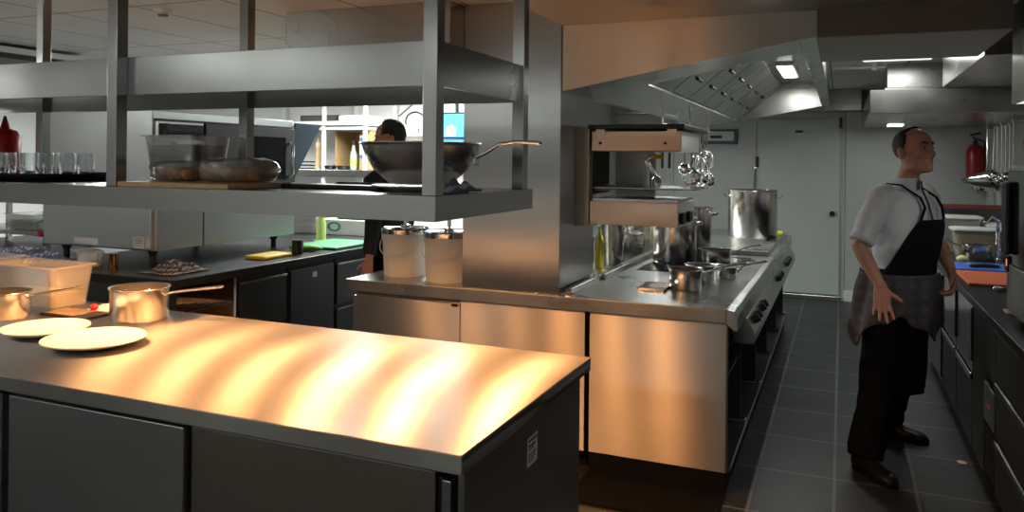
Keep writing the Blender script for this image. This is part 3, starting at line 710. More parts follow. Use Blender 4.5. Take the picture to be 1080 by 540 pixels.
# tall machine at the right frame edge
t = thing('microwave_oven', 'grey kitchen machine with black handle at the right frame edge', 'oven', (1.0, 3.9, .9))
MB().box(.715, 3.45, .94, 1.30, 4.205, 1.60).build('body', ST, t, bevel=.006)
MB().box(.704, 3.46, 1.16, .714, 4.195, 1.58).build('glass_front', GLASSB, t, bevel=.003)
MB().box(.702, 3.46, .945, .714, 4.195, 1.155).build('lower_panel', ST_OVEN, t, bevel=.003)
MB().box(.695, 4.14, 1.12, .7145, 4.20, 1.19).build('control_strip', BLACKM, t)
MB().box(.6935, 4.15, 1.145, .6955, 4.165, 1.175).build('display', plain('orange_indicator', (.9, .25, .05), .4, emit=(1, .2, .04), es=1.2), t)
MB().box(.676, 4.09, 1.20, .7035, 4.185, 1.53).build('handle', BLACKM, t, bevel=.012)
for yy in (3.55, 4.10):
    MB().lathe([(.02, .0005), (.02, .041)], (.76, yy, .9), 12).build('foot', BLACKM, t)
    MB().lathe([(.02, .0005), (.02, .041)], (1.24, yy, .9), 12).build('foot', BLACKM, t)
t = thing('salt_tub', 'red lidded tub standing on top of the machine at the right edge', 'tub', (.84, 4.05, 1.6))
MB().lathe([(.001, .001), (.07, .001), (.075, .09)], (.82, 4.08, 1.6), 20).build('tub', WHITEP, t, smooth=True)
MB().lathe([(.08, .09), (.08, .12), (.02, .13)], (.82, 4.08, 1.6), 20).build('lid', REDP, t, smooth=True)
# wall tools
t = thing('fire_extinguisher', 'red fire extinguisher on the back wall right of the cook', 'fire extinguisher', (1.335, 9.8, 1.39))
MB().lathe([(.001, 0), (.085, 0), (.09, .02), (.09, .36), (.06, .42), (.03, .44)], (1.335, 9.79, 1.39), 28).build('cylinder', REDE, t, smooth=True)
MB().lathe([(.025, .44), (.025, .47), (.012, .49)], (1.335, 9.79, 1.39), 12).build('valve', BLACK, t)
MB().tube([(1.335, 9.79, 1.89), (1.28, 9.78, 1.93), (1.38, 9.78, 1.95)], .012, 8).build('lever', BLACK, t)
MB().lathe([(.093, .02), (.093, .05)], (1.335, 9.79, 1.39), 28).build('band', BLACK, t)
MB().tube([(1.34, 9.78, 1.89), (1.42, 9.77, 1.86), (1.43, 9.77, 1.6), (1.42, 9.77, 1.5)], .010, 8).build('hose', BLACK, t, smooth=True)
t = thing('tool_rail', 'steel rail with hooks high on the right wall', 'rail', (1.4, 8.6, 2.02))
MB().tube([(1.395, 7.6, 1.985), (1.395, 9.5, 1.985)], .01, 8).build('bar', CHROME, t)
for yy in (7.7, 8.5, 9.4):
    MB().tube([(1.449, yy, 1.985), (1.395, yy, 1.985)], .007, 6).build('bracket', CHROME, t)
RT = 'long tools on the right wall rail'
LABR = ['long ladle nearest the frame edge on the right wall rail', 'second long ladle from the frame edge on the wall rail', 'third long ladle from the frame edge on the wall rail', 'middle long ladle on the right wall rail', 'long ladle beside the conical strainer on the wall rail']
lad0 = None
for i, yy in enumerate((7.95, 8.12, 8.30, 8.5, 8.72)):
    if lad0 is None:
        lad0 = thing('ladle', LABR[0], 'ladle', (1.375, yy, 1.5), RT)
        MB().tube([(1.375, yy, 2.035), (1.36, yy, 2.04), (1.372, yy, 2.0), (1.372, yy, 1.56)], .0075, 8).build('handle', CHROME, lad0, smooth=True)
        MB().ball((1.33, yy, 1.54), .05, .055, .042).build('bowl', CHROME, lad0, smooth=True)
    else:
        dup(lad0, (1.375, yy, 1.5 - .02 * (i % 3)), 0, LABR[i])
for ob in [q for q in COL.objects if q.get('group') == RT]: ob.location.z -= .035
t = thing('conical_strainer', 'conical steel strainer sticking out left from the wall tools', 'strainer', (1.3, 8.9, 1.5))
MB().tube([(1.39, 9.0, 1.985), (1.38, 9.0, 1.56)], .008, 8).build('handle', CHROME, t)
c0, c1 = V((1.38, 8.9, 1.46)), V((1.08, 9.05, 1.44)); dr = (c1 - c0).normalized(); q1 = V((0, 0, 1)).cross(dr).normalized(); q2 = dr.cross(q1)
MB().rings([[c0 + dr * ll + (q1 * math.cos(2 * PI * k / 24) + q2 * math.sin(2 * PI * k / 24)) * rr_ for k in range(24)] for ll, rr_ in ((-.02, .11), (0, .115), (.01, .11), (.15, .07), (.28, .03), (.31, .008))]).build('cone', CHROME, t, smooth=True)
t = thing('saucepan', 'small pan hanging low among the wall tools', 'saucepan', (1.36, 9.3, 1.34))
MB().lathe([(.001, 0), (.085, 0), (.09, .01), (.09, .09), (.096, .095)], (1.345, 9.30, 1.34), 24).build('pot', CHROME, t, smooth=True)
MB().tube([(1.36, 9.37, 1.41), (1.385, 9.38, 1.6), (1.385, 9.38, 1.985)], .009, 8).build('handle', CHROME, t)

# hoods and ducts on the right
t = thing('extractor_hood', 'steel hood over the near right counter at the frame edge', 'hood', (1.1, 2.5, 1.87))
MB().box(.69, .4, 1.872, .705, 4.05, 2.309).build('side_panel', ST_HOOD, t, bevel=.003)
MB().box(.705, 4.035, 1.872, 1.449, 4.05, 2.309).build('end_panel', ST_HOOD, t)
MB().box(.705, .4, 2.02, 1.449, 4.035, 2.04).build('inner_plate', ST_HOOD, t)
MB().box(.80, 2.9, 1.995, .92, 3.9, 2.019).build('hood_lamp', LAMPW, t)
area('hood_light', (.86, 3.4, 1.985), (0, 0, 0), .12, 1.0, 1.2, (.97, 1, .96))
o = MB().box(.69, 4.79, 2.182, 1.449, 6.66, 2.449).build('extractor_hood', ST_HOOD, bevel=.004, loc=(1.07, 5.7, 2.18))
tag(o, 'boxed steel hood on the right just behind the grey-green beam', 'hood')
t = thing('extractor_hood', 'long steel hood above the cook along the back right corner', 'hood', (.83, 8.4, 2.0))
MB().box(.205, 7.0, 2.012, 1.449, 7.015, 2.205).build('front_panel', ST_HOOD, t, bevel=.003)
MB().box(.205, 7.015, 2.012, .22, 9.84, 2.205).build('side_panel', ST_HOOD, t, bevel=.003)
MB().box(.22, 7.015, 2.19, 1.449, 9.84, 2.205).build('top_panel', ST_HOOD, t)
MB().box(.221, 7.016, 2.014, 1.448, 9.838, 2.02).build('bottom_panel', ST_HOOD, t)
lf = MB().box(.44, 8.95, 2.004, .58, 9.25, 2.0135).build('hood_lamp', LAMPW, t)  # glowing plate added where the underside only shows a soft highlight
area('hood_light', (.51, 9.1, 2.0), (0, 0, 0), .12, .28, 1.6, (.97, 1, .96))
t = thing('exhaust_duct', 'square sheet-metal duct rising from the back right hood to the ceiling', 'duct', (.55, 7.6, 2.2))
MB().box(.345, 7.3, 2.245, .76, 8.0, 2.449).build('duct', ST_HOOD, t, bevel=.003)
MB().box(.325, 7.28, 2.206, .78, 8.02, 2.245).build('flange', ST_HOOD, t, bevel=.003)
t = thing('ceiling_light', 'flat white ceiling light between the beam and the duct', 'light', (.35, 6.2, 2.44), 'ceiling lights')
MB().box(.12, 5.6, 2.425, .66, 6.9, 2.449).build('frame', WHITEL, t, bevel=.003)
MB().box(.15, 5.63, 2.419, .63, 6.87, 2.426).build('diffuser', plain('lamp_white_dim', (.9, .95, .92), .4, emit=(.92, 1, .95), es=.9), t)
t = thing('water_pipe', 'thin grey pipe across the ceiling left of the duct', 'pipe', (.2, 6, 2.4))
MB().tube([(-.08, 7.1, 2.40), (.32, 7.1, 2.40)], .014, 8).build('pipe', WHITEL, t)
MB().lathe([(.022, -.025), (.022, .05)], (.24, 7.1, 2.40), 10).build('joint', WHITEL, t)
o = MB().prism([(.60, 4.79), (.63, 4.80), (.625, 4.83), (.60, 4.84), (.585, 4.82)], 'z', 0.0005, .007).build('vegetable_peel', DEBRIS, loc=(.605, 4.81, 0))
tag(o, 'small cream vegetable scrap lying on the floor near the right cabinets', 'scrap')

# ================================================================== LEFT ISLAND with ovens
o = MB().box(-6.6, 3.34, .85, -3.48, 5.60, .90).build('worktop', WORKB, bevel=.004, loc=(-5, 4.5, .85))
tag(o, 'black worktop of the left island under the ovens', 'worktop')
LG = 'base cabinets of the left island'
def lunit(label, y0, y1, kind):
    t = thing('base_cabinet', label, 'cabinet', (-4, (y0 + y1) / 2, 0), LG)
    a, b = y0 + .012, y1 - .012
    if kind == 'rack':
        MB().box(-4.3, y0, .1, -4.28, y1, .849).build('back_panel', BLACKM, t)
        MB().box(-4.28, y0, .1, -3.50, y0 + .02, .849).build('side_panel', ST_ISL, t)
        MB().box(-4.28, y1 - .02, .1, -3.50, y1, .849).build('side_panel', ST_PAN, t)
        MB().box(-4.28, y0 + .02, .1, -3.5, y1 - .02, .12).build('bottom', BLACKM, t)
        for z in (.70, .52):
            m = MB()
            for k in range(16):
                m.tube([(-4.25 + .05 * k, y0 + .03, z), (-4.25 + .05 * k, y1 - .03, z)], .004, 6)
            m.tube([(-3.505, y0 + .02, z), (-3.505, y1 - .02, z)], .006, 6)
            m.build('wire_shelf', CHROME, t)
    else:
        MB().box(-4.3, y0, .1, -3.52, y1, .849).build('body', BLACKM, t)
        if kind == 'drawers':
            for z0, z1 in ((.50, .80), (.12, .46)):
                d = MB().box(-3.52, a, z0, -3.50, b, z1).build('drawer', ST_ISL, t, bevel=.003)
                MB().box(-3.505, a, z1 - .004, -3.494, b, z1 + .012).build('handle_lip', ST, d, bevel=.002)
        else:
            d = MB().box(-3.52, a, .12, -3.50, b, .82).build('door', ST_ISL, t, bevel=.003)
            MB().box(-3.5, a + .28 * (b - a) + .1, .745, -3.499, a + .28 * (b - a) + .15, .785).build('sticker', PAPER, d)
    MB().box(-4.25, y0, 0, -3.56, y1, .10).build('plinth', PLINTH, t)
lunit('open oven rack at the corner of the left island, beside the pan handle', 3.36, 3.86, 'rack')
lunit('two-drawer dark cabinet in the middle of the left island', 3.88, 4.36, 'drawers')
lunit('dark cabinet door with white sticker, left island', 4.38, 4.90, 'door')
lunit('dark cabinet at the far end of the left island beside the person', 4.92, 5.55, 'drawers')
t = thing('base_cabinet', 'dark front panels of the left island, behind the copper-lit pan', 'cabinet', (-5.4, 3.8, 0), LG)
MB().box(-6.55, 3.40, .1, -4.31, 5.5, .849).build('body', BLACKM, t)
for a, b in ((-6.5, -5.6), (-5.58, -4.72), (-4.70, -4.312)):
    MB().box(a, 3.36, .12, b, 3.385, .83).build('panel', ST_ISL, t, bevel=.003)
MB().box(-6.5, 3.45, 0, -4.3, 5.4, .1).build('plinth', PLINTH, t)
o = MB().box(-4.2, 3.42, .527, -3.6, 3.80, .535).box(-4.2, 3.42, .527, -4.19, 3.80, .58).box(-3.61, 3.42, .527, -3.6, 3.80, .58).box(-4.2, 3.42, .527, -3.6, 3.43, .58).box(-4.2, 3.79, .527, -3.6, 3.80, .58).build('baking_tray', WOOD, loc=(-3.9, 3.6, .527))
tag(o, 'brown baking tray inside the open rack of the left island', 'tray')

t = thing('combi_oven', 'big steel combi oven on the left island, blank side towards the pass', 'oven', (-4.5, 4.2, .9))
MB().box(-5.02, 3.68, 1.0, -4.03, 5.06, 1.90).build('body', ST_OVEN, t, bevel=.008)
MB().box(-4.03, 3.70, 1.0, -4.0, 4.085, 1.40).build('front_panel', ST_OVEN, t, bevel=.003)
MB().box(-4.03, 3.70, 1.405, -4.0, 4.085, 1.83).build('control_panel', ST_OVEN, t, bevel=.003)
MB().box(-4.0, 3.71, 1.715, -3.996, 4.08, 1.815).build('display_strip', GLASSB, t)
MB().box(-4.03, 4.10, 1.0, -4.0, 5.05, 1.40).build('lower_door', ST_OVEN, t, bevel=.003)
dr = MB().box(-4.03, 4.10, 1.41, -3.995, 5.05, 1.83).build('oven_door', BLACKM, t, bevel=.004)
MB().box(-3.996, 4.42, 1.44, -3.992, 4.93, 1.76).build('window', GLASSB, dr)
MB().tube([(-3.99, 4.97, 1.46), (-3.955, 4.97, 1.48), (-3.955, 4.97, 1.70), (-3.99, 4.97, 1.72)], .012, 8).build('handle', CHROME, dr, smooth=True)
MB().prism([(5.07, 1.45), (5.07, 1.88), (5.40, 1.88)], 'x', -4.03, -4.01).build('tilted_glass', plain('blue_grey_glass', (.06, .08, .10), .15), t)
MB().box(-4.03, 3.70, 1.834, -4.0, 5.05, 1.845).build('top_strip', BLACKM, t)
lb = MB().box(-4.72, 3.6795, 1.02, -4.50, 3.681, 1.06).build('label_strip', PAPER, t)
MB().box(-4.18, 3.6795, 1.015, -4.09, 3.681, 1.085).build('rating_label', plain('bright_label', (.8, .8, .8), .5), t)
MB().box(-4.07, 3.6795, 1.02, -4.035, 3.681, 1.08).build('rating_label', PAPER, t)
m = MB()
for z in (1.075, 1.065, 1.055, 1.045, 1.03): m.box(-4.17, 3.679, z, -4.10, 3.6796, z + .004)
m.build('label_print', INK, t)
for xx in (-4.92, -4.12):
    for yy in (3.78, 4.95):
        MB().lathe([(.02, .0005), (.02, .06), (.03, .07), (.03, .101)], (xx, yy, .9), 14).build('foot', BLACKM, t)
# things on the island
def cloth_heap(name, label, cat, c, sx, sy, h, mat, seed, cat2=None):
    m = MB(); n = 34
    g = []
    for i in range(n):
        r = []
        for j in range(n):
            u, v_ = i / (n - 1) * 2 - 1, j / (n - 1) * 2 - 1
            e = max(0, 1 - (abs(u) ** 3 + abs(v_) ** 3) ** .9)
            w_ = noise.noise(V((u * 2.2, v_ * 2.2, seed))); w2 = noise.noise(V((u * 5, v_ * 5, seed + 4)))
            r.append((c[0] + u * sx * (1 + .18 * noise.noise(V((v_ * 2, seed, 1)))), c[1] + v_ * sy * (1 + .18 * noise.noise(V((u * 2, seed, 5)))), c[2] + .006 + max(0, h * e * (.55 + .7 * w_ + .5 * w2))))
        g.append(r)
    m.sheet(g)
    o = m.build(name, mat, loc=c, smooth=True, solid=.006)
    return tag(o, label, cat)
cloth_heap('dish_towel', 'blue and white checked cloth lying in a heap on the left island', 'cloth', (-5.05, 3.55, .9), .42, .15, .10, TOWELB, 3.1)
cloth_heap('dish_towel', 'grey striped cloth crumpled at the island corner in front of the oven', 'cloth', (-3.74, 3.60, .9), .13, .15, .07, TOWELG, 8.2)
bw = thing('glass_jar', 'jar with pale base standing under the combi oven edge', 'jar', (-4.45, 3.62, .9))
MB().lathe([(.001, .0005), (.07, .0005), (.075, .02), (.075, .03)], (-4.42, 3.56, .9), 20).build('base', CARD, bw, smooth=True)
MB().lathe([(.07, .03), (.08, .09), (.06, .10)], (-4.42, 3.56, .9), 20).build('jar', CLEARP, bw, smooth=True)
o = MB().lathe([(.001, .0005), (.028, .0005), (.03, .005), (.026, .09), (.03, .10)], (-4.14, 3.50, .9), 16).build('brass_cup', steel('brass', (.75, .42, .16), .2, 0), loc=(-4.14, 3.50, .9), smooth=True)
tag(o, 'small brass cup in front of the combi oven', 'cup')
o = MB().box(-3.80, 4.26, .9005, -3.62, 4.56, .926).build('cheese_block', YELB, loc=(-3.75, 4.4, .9), bevel=.012)
tag(o, 'yellow plastic sheet lying on the black worktop under the oven door', 'block')
o = MB().lathe([(.001, .0005), (.04, .0005), (.042, .10), (.038, .105)], (-3.66, 4.66, .9), 20).build('black_cup', BLACK, loc=(-3.66, 4.66, .9), smooth=True)
tag(o, 'black cup standing beside the yellow sheet on the left island', 'cup')
o = MB().box(-3.98, 4.96, .9005, -3.54, 5.54, .922).build('cutting_board', GREENB, bevel=.006, loc=(-3.75, 5.25, .9))
tag(o, 'green cutting board at the far end of the left island', 'board')
for k, (xx, yy, rz, lb_) in enumerate(((-3.70, 4.82, .4, 'front'), (-3.76, 4.87, .55, 'rear'))):
    p = V((xx, yy, .922)); d = V((math.cos(rz), math.sin(rz), 0))
    o = MB().tube([p - d * .10, p - d * .05, p + d * .05, p + d * .11], [.012, .02, .021, .010], 12, True).build('cucumber', GREENV, loc=p, smooth=True)
    tag(o, lb_ + ' green cucumber lying before the green board', 'cucumber', 'cucumbers by the green board')
t = thing('lemonade_bottle', 'yellow-green bottle behind the green board', 'bottle', (-4.06, 5.5, .9))
MB().lathe([(.001, .0005), (.06, .0005), (.06, .01), (.04, .014), (.042, .15), (.03, .19), (.03, .26)], (-4.06, 5.48, .9), 18).build('bottle', plain('pale_green_plastic', (.55, .66, .22), .3), t, smooth=True)
MB().lathe([(.032, .20), (.034, .265), (.02, .27)], (-4.06, 5.48, .9), 18).build('cap', YELB, t, smooth=True)
# gastro rack left of the oven
t = thing('tray_rack', 'steel tray rack with red knobs at the left edge behind the pass', 'rack', (-5.9, 4.2, .9))
MB().box(-6.5, 4.0, 1.0, -5.42, 4.45, 1.03).build('shelf', ST, t, bevel=.003)
MB().box(-6.5, 4.0, 1.28, -5.62, 4.45, 1.30).build('shelf', ST, t, bevel=.003)
MB().prism([(4.0, 1.10), (4.02, 1.10), (4.3, 1.17), (4.3, 1.185)], 'x', -5.56, -5.2).build('folding_tray', ST, t, bevel=.002)
for xx in (-6.45, -5.46):
    for yy in (4.03, 4.42):
        MB().box(xx - .018, yy - .018, .9005, xx + .018, yy + .018, 1.45).build('leg', ST, t)
for xx, zz in ((-5.46, 1.02), (-5.24, 1.09), (-5.24, 1.21)):
    MB().tube([(xx, 4.01, zz), (xx, 3.97, zz)], .022, 12).build('knob', REDP, t, smooth=True)
tub('clear tub of green salad on the tray rack', -5.98, 4.05, -5.62, 4.4, .12, 1.031, .55, SALAD, False, group='tubs on the tray rack')
tub('white tub behind the ovens at the far end of the left island', -4.86, 5.95, -4.48, 6.3, .17, .9005, .3, WHITEP, True, group='packs at the far end of the left island')
o = MB().box(-6.6, 5.61, .85, -3.60, 6.45, .90).build('worktop', WORKB, bevel=.004, loc=(-5, 6, .85))
tag(o, 'second black worktop joined behind the left island, carrying packs and tubs', 'worktop')
t = thing('base_cabinet', 'dark cabinet below the packs at the very end of the left island', 'cabinet', (-5, 6, 0), LG)
MB().box(-6.55, 5.63, .1, -3.66, 6.4, .849).build('body', BLACKM, t)
MB().box(-6.5, 5.66, 0, -3.7, 6.36, .1).build('plinth', PLINTH, t)
t = thing('food_pack', 'white carton with green oval emblem behind the green board', 'carton', (-4.2, 6.1, .9), 'packs at the far end of the left island')
MB().box(-4.46, 6.0, .9005, -3.92, 6.3, 1.04).build('carton', plain('white_carton', (.72, .75, .73), .6), t, bevel=.006)
m = MB(); c = V((-4.30, 5.998, .975))
m.rings([[c + V((.075 * r_ * math.cos(2 * PI * k / 28), 0, .045 * r_ * math.sin(2 * PI * k / 28))) for k in range(28)] for r_ in (.62, 1.)], caps=False)
m.build('emblem', plain('emblem_green', (.04, .35, .16), .6), t)
o = MB().box(-4.30, 6.05, 1.0405, -3.98, 6.2, 1.085).build('black_tray', BLACK, bevel=.006, loc=(-4.1, 6.1, 1.04)); tag(o, 'black tray lying on the white carton with the green emblem', 'tray')
o = MB().box(-4.40, 6.08, 1.086, -4.02, 6.25, 1.15).build('food_pack', plain('pink_pack', (.62, .32, .36), .6), bevel=.01, loc=(-4.2, 6.15, 1.086)); tag(o, 'pink and white pack on top of the black tray', 'pack', 'packs at the far end of the left island')
o = MB().box(-4.78, 6.0, 1.092, -4.70, 6.2, 1.20).build('red_pack', REDP, bevel=.006, loc=(-4.74, 6.1, 1.092)); tag(o, 'small red pack standing on the white tub beside the oven', 'pack', 'packs at the far end of the left island')
o = MB().box(-3.86, 5.86, .9005, -3.68, 6.1, 1.02).build('food_pack', CARD, bevel=.01, loc=(-3.77, 6, .9)); tag(o, 'small cream carton at the right end of the packs, beside the person', 'carton', 'packs at the far end of the left island')

# ================================================================== BACK LEFT STORAGE
t = thing('storage_rack', 'white storage rack with steel ledge at the back left, behind the ovens', 'rack', (-5.4, 7.6, 0))
for xx in (-6.6, -5.50, -4.94):
    for yy in (7.46, 8.1):
        MB().box(xx - .018, yy - .018, 0, xx + .018, yy + .018, 2.30).build('upright', WHITEL, t)
MB().box(-6.7, 7.42, 1.395, -4.72, 8.12, 1.475).build('ledge', ST, t, bevel=.004)
MB().box(-6.6, 7.45, 1.93, -4.96, 8.1, 1.965).build('shelf', WHITEL, t, bevel=.004)
MB().box(-6.6, 7.43, 1.98, -4.96, 8.1, 2.03).build('shelf', WHITEL, t, bevel=.004)
MB().box(-6.7, 7.45, .86, -4.72, 8.12, .9).build('counter', ST, t, bevel=.004)
o = MB().box(-5.95, 7.6, 2.031, -5.38, 8.0, 2.11).build('baking_tray', BLACK, bevel=.008, loc=(-5.6, 7.8, 2.03)); tag(o, 'black tray stack on the top shelf of the back left rack', 'tray')
o = MB().box(-5.34, 7.5, 2.031, -4.97, 7.9, 2.10).build('container', WHITEP, bevel=.02, loc=(-5.2, 7.7, 2.03)); tag(o, 'white box beside the black trays on the rack top', 'box')
t = thing('cork_cabinet', 'tan open cabinet on the steel ledge holding the green bottle', 'cabinet', (-5.2, 7.8, 1.476))
MB().box(-5.46, 8.04, 1.476, -4.96, 8.06, 1.925).build('back', CORK, t)
MB().box(-5.46, 7.62, 1.476, -5.44, 8.04, 1.925).build('side', CORK, t); MB().box(-5.06, 7.62, 1.476, -4.975, 8.04, 1.925).build('side', CORK, t)
t = thing('ring_binder', 'white and blue ring binder standing at the right of the tan cabinet', 'binder', (-5.02, 7.55, 1.476))
MB().box(-5.055, 7.52, 1.477, -4.99, 7.615, 1.87).build('cover', CORK, t, bevel=.003)
MB().box(-5.05, 7.516, 1.60, -4.995, 7.521, 1.85).build('spine_label', plain('binder_label', (.75, .77, .8), .6), t)
MB().box(-5.048, 7.513, 1.80, -4.997, 7.517, 1.845).build('label_band', BLUEB, t); MB().box(-5.048, 7.513, 1.605, -4.997, 7.517, 1.65).build('label_band', BLUEB, t)
o = MB().lathe([(.001, .001), (.04, .001), (.045, .03), (.03, .06), (.042, .12), (.028, .20), (.032, .24), (.04, .27), (.03, .31), (.016, .33), (.018, .35), (.004, .36)], (-5.62, 7.52, 1.476), 20).build('pepper_mill', plain('beige_wood', (.58, .40, .24), .45, 0., .15, 20), loc=(-5.62, 7.52, 1.476), smooth=True)
tag(o, 'tall turned wooden pepper mill on the back left ledge', 'pepper mill')
t = thing('glass_bottle', 'clear green-labelled bottle with dark cap in front of the tan cabinet', 'bottle', (-5.155, 7.55, 1.476))
MB().lathe([(.001, .001), (.038, .001), (.04, .01), (.04, .17), (.02, .23), (.017, .28)], (-5.155, 7.55, 1.476), 18).build('bottle', plain('pale_glass', (.55, .62, .60), .1, trans=.4), t, smooth=True)
MB().lathe([(.0415, .03), (.0415, .12)], (-5.155, 7.55, 1.476), 18).build('label', plain('lime_label', (.30, .55, .12), .6), t)
MB().lathe([(.02, .28), (.02, .33)], (-5.155, 7.55, 1.476), 12).build('cap', BLACK, t)
for k, (xx, lb_) in enumerate(((-5.46, 'left'), (-5.27, 'right'))):
    t = thing('small_pan', lb_ + ' small black pan on the ledge before the tan cabinet', 'pan', (xx, 7.5, 1.476), 'black pans on the back ledge')
    MB().lathe([(.001, .001), (.06, .001), (.075, .045), (.078, .045), (.07, .01)], (xx, 7.52, 1.476), 20, caps=False).build('pan', BLACK, t, smooth=True)
    MB().tube([(xx + .07, 7.5, 1.515), (xx + .12, 7.44, 1.53)], .009, 8).build('handle', BLACK, t)
t = thing('burner_stand', 'black wire trivet stack at the left end of the back ledge', 'trivet', (-5.82, 7.5, 1.476))
for z in (1.48, 1.52, 1.56):
    m = MB().tube([(-5.93, 7.5, z), (-5.72, 7.5, z)], .008, 6).tube([(-5.93, 7.62, z), (-5.72, 7.62, z)], .008, 6)
    for xx in (-5.92, -5.83, -5.73): m.tube([(xx, 7.5, z), (xx, 7.62, z)], .008, 6)
    m.build('grid', BLACK, t)
t = thing('wall_shelf', 'white wall shelf with boxes behind the dark-haired person', 'shelf', (-4.4, 8.0, 1.87))
MB().box(-4.85, 7.86, 1.875, -3.2, 8.199, 1.90).build('board', WHITEL, t, bevel=.003)
MB().box(-4.85, 7.86, 1.62, -3.2, 8.199, 1.645).build('board', WHITEL, t, bevel=.003)
MB().box(-4.58, 8.15, 1.4, -4.55, 8.199, 2.44).build('wall_strip', ST, t); MB().box(-3.98, 8.15, 1.4, -3.95, 8.199, 2.44).build('wall_strip', ST, t)
for k, (a, b, h, lb_) in enumerate(((-4.83, -4.62, .10, 'left'), (-4.50, -4.0, .12, 'middle'), (-3.97, -3.5, .09, 'right'))):
    o = MB().box(a, 7.9, 1.901, b, 8.1, 1.901 + h).build('container', WHITEP, bevel=.012, loc=((a + b) / 2, 8, 1.901)); tag(o, lb_ + ' white box on the wall shelf behind the dark-haired person', 'box', 'white boxes on the wall shelf')
t = thing('wall_clock', 'thin black wire ring on the wall above the white boxes', 'ring', (-4.75, 8.15, 2.0))
m = MB(); m.tube([(-4.72 + .13 * math.cos(2 * PI * k / 30), 8.185, 2.06 + .11 * math.sin(2 * PI * k / 30)) for k in range(31)], .008, 6)
m.build('ring', BLACK, t, smooth=True)
MB().tube([(-4.95, 8.19, 2.12), (-4.55, 8.19, 2.42)], .006, 6).build('cable', BLACK, t)
t = thing('monitor', 'pair of blue lit monitors hung beside the pillar in the background', 'monitor', (-3.56, 7, 1.68))
MB().box(-3.71, 7.0, 1.815, -3.42, 7.05, 2.075).build('screen_frame', BLACK, t, bevel=.006)
MB().box(-3.70, 6.995, 1.83, -3.43, 7.001, 2.06).build('screen', SCREEN, t)
MB().box(-3.71, 7.0, 1.66, -3.42, 7.05, 1.812).build('screen_frame', BLACK, t, bevel=.006)
MB().box(-3.70, 6.995, 1.67, -3.43, 7.001, 1.80).build('screen', SCREEN, t)
MB().tube([(-3.57, 7.03, 2.07), (-3.57, 7.03, 2.449)], .02, 10).build('pole', CHROME, t)
pic = plain('screen_picture', (.5, .7, .9), .4, emit=(.55, .78, 1.), es=.8)
m = MB(); m.prism([(-3.69, 1.84), (-3.57, 1.84), (-3.56, 1.91), (-3.61, 1.955), (-3.67, 1.93)], 'y', 6.993, 6.996); m.prism([(-3.69, 1.70), (-3.50, 1.70), (-3.52, 1.75), (-3.62, 1.77)], 'y', 6.993, 6.996)
m.build('screen_shape', pic, t)
t = thing('junction_box', 'white box with dark round hole under the ceiling above the monitors', 'box', (-3.5, 7.3, 2.1))
MB().box(-3.95, 7.30, 2.10, -3.38, 7.6, 2.449).build('case', WHITEL, t, bevel=.004)
MB().tube([(-3.66, 7.301, 2.245), (-3.66, 7.292, 2.245)], .022, 12).build('hole', INK, t)
t = thing('smoke_detector', 'small round smoke detector on the left ceiling tiles', 'smoke detector', (-3.6, 3.37, 2.4))
MB().lathe([(.05, -.001), (.05, -.015), (.03, -.03), (.001, -.032)], (-3.615, 3.37, ZC), 20).build('housing', WHITEP, t, smooth=True)
MB().lathe([(.031, -.028), (.026, -.04), (.001, -.041)], (-3.615, 3.37, ZC), 16).build('sensor', DARKW, t)
t = thing('extractor_hood', 'flat canopy with bright white rim under the ceiling at the far left', 'hood', (-6.6, 3.8, 2.33))
MB().box(-7.6, 2.9, 2.335, -5.83, 4.62, 2.42).build('canopy', BLACKM, t)
MB().box(-5.83, 2.9, 2.375, -5.80, 4.62, 2.42).build('rim', WHITEL, t); MB().box(-7.6, 4.62, 2.33, -5.80, 4.65, 2.42).build('rim', WHITEL, t)
MB().tube([(-6.0, 4.2, 2.42), (-6.0, 4.2, 2.449)], .05, 12).build('hanger', ST, t); MB().tube([(-7.0, 4.2, 2.42), (-7.0, 4.2, 2.449)], .05, 12).build('hanger', ST, t)
CLG = 'ceiling lights'
for k, (xx, yy, e, lb_) in enumerate(((-4.4, 6.75, 85, 'bright ceiling light panel over the back left rack'), (-3.2, 6.3, 48, 'bright ceiling light panel above the dark-haired person'), (-6.6, 5.9, 60, 'bright ceiling light panel in the far left corner, above the tray rack'), (-2.2, 7.2, 14, 'bright ceiling light panel behind the pillar'))):
    t = thing('ceiling_light', lb_, 'light', (xx, yy, 2.44), CLG)
    MB().box(xx - .3, yy - .6, 2.43, xx + .3, yy + .6, 2.449).build('frame', WHITEL, t, bevel=.003)
    MB().box(xx - .27, yy - .57, 2.424, xx + .27, yy + .57, 2.431).build('diffuser', LAMPW, t)
    area('ceiling_lamp', (xx, yy, 2.42), (0, 0, 0), .5, 1.1, e, (.97, 1, .96))
t = thing('ceiling_light', 'unseen fill light panel behind the camera over the aisle', 'light', (.2, .3, 2.3), CLG)
MB().box(-.3, -1.4, 2.29, .3, -.2, 2.309).build('frame', WHITEL, t); MB().box(-.27, -1.37, 2.284, .27, -.23, 2.291).build('diffuser', plain('fill_white_faint', (.9, .95, .92), .4, emit=(.9, .95, 1), es=1.5), t)  # unseen panel put in as cool fill from behind the camera
area('ceiling_lamp', (0, -.8, 2.28), (0, 0, 0), .5, 1.1, 5, (.85, .92, 1))
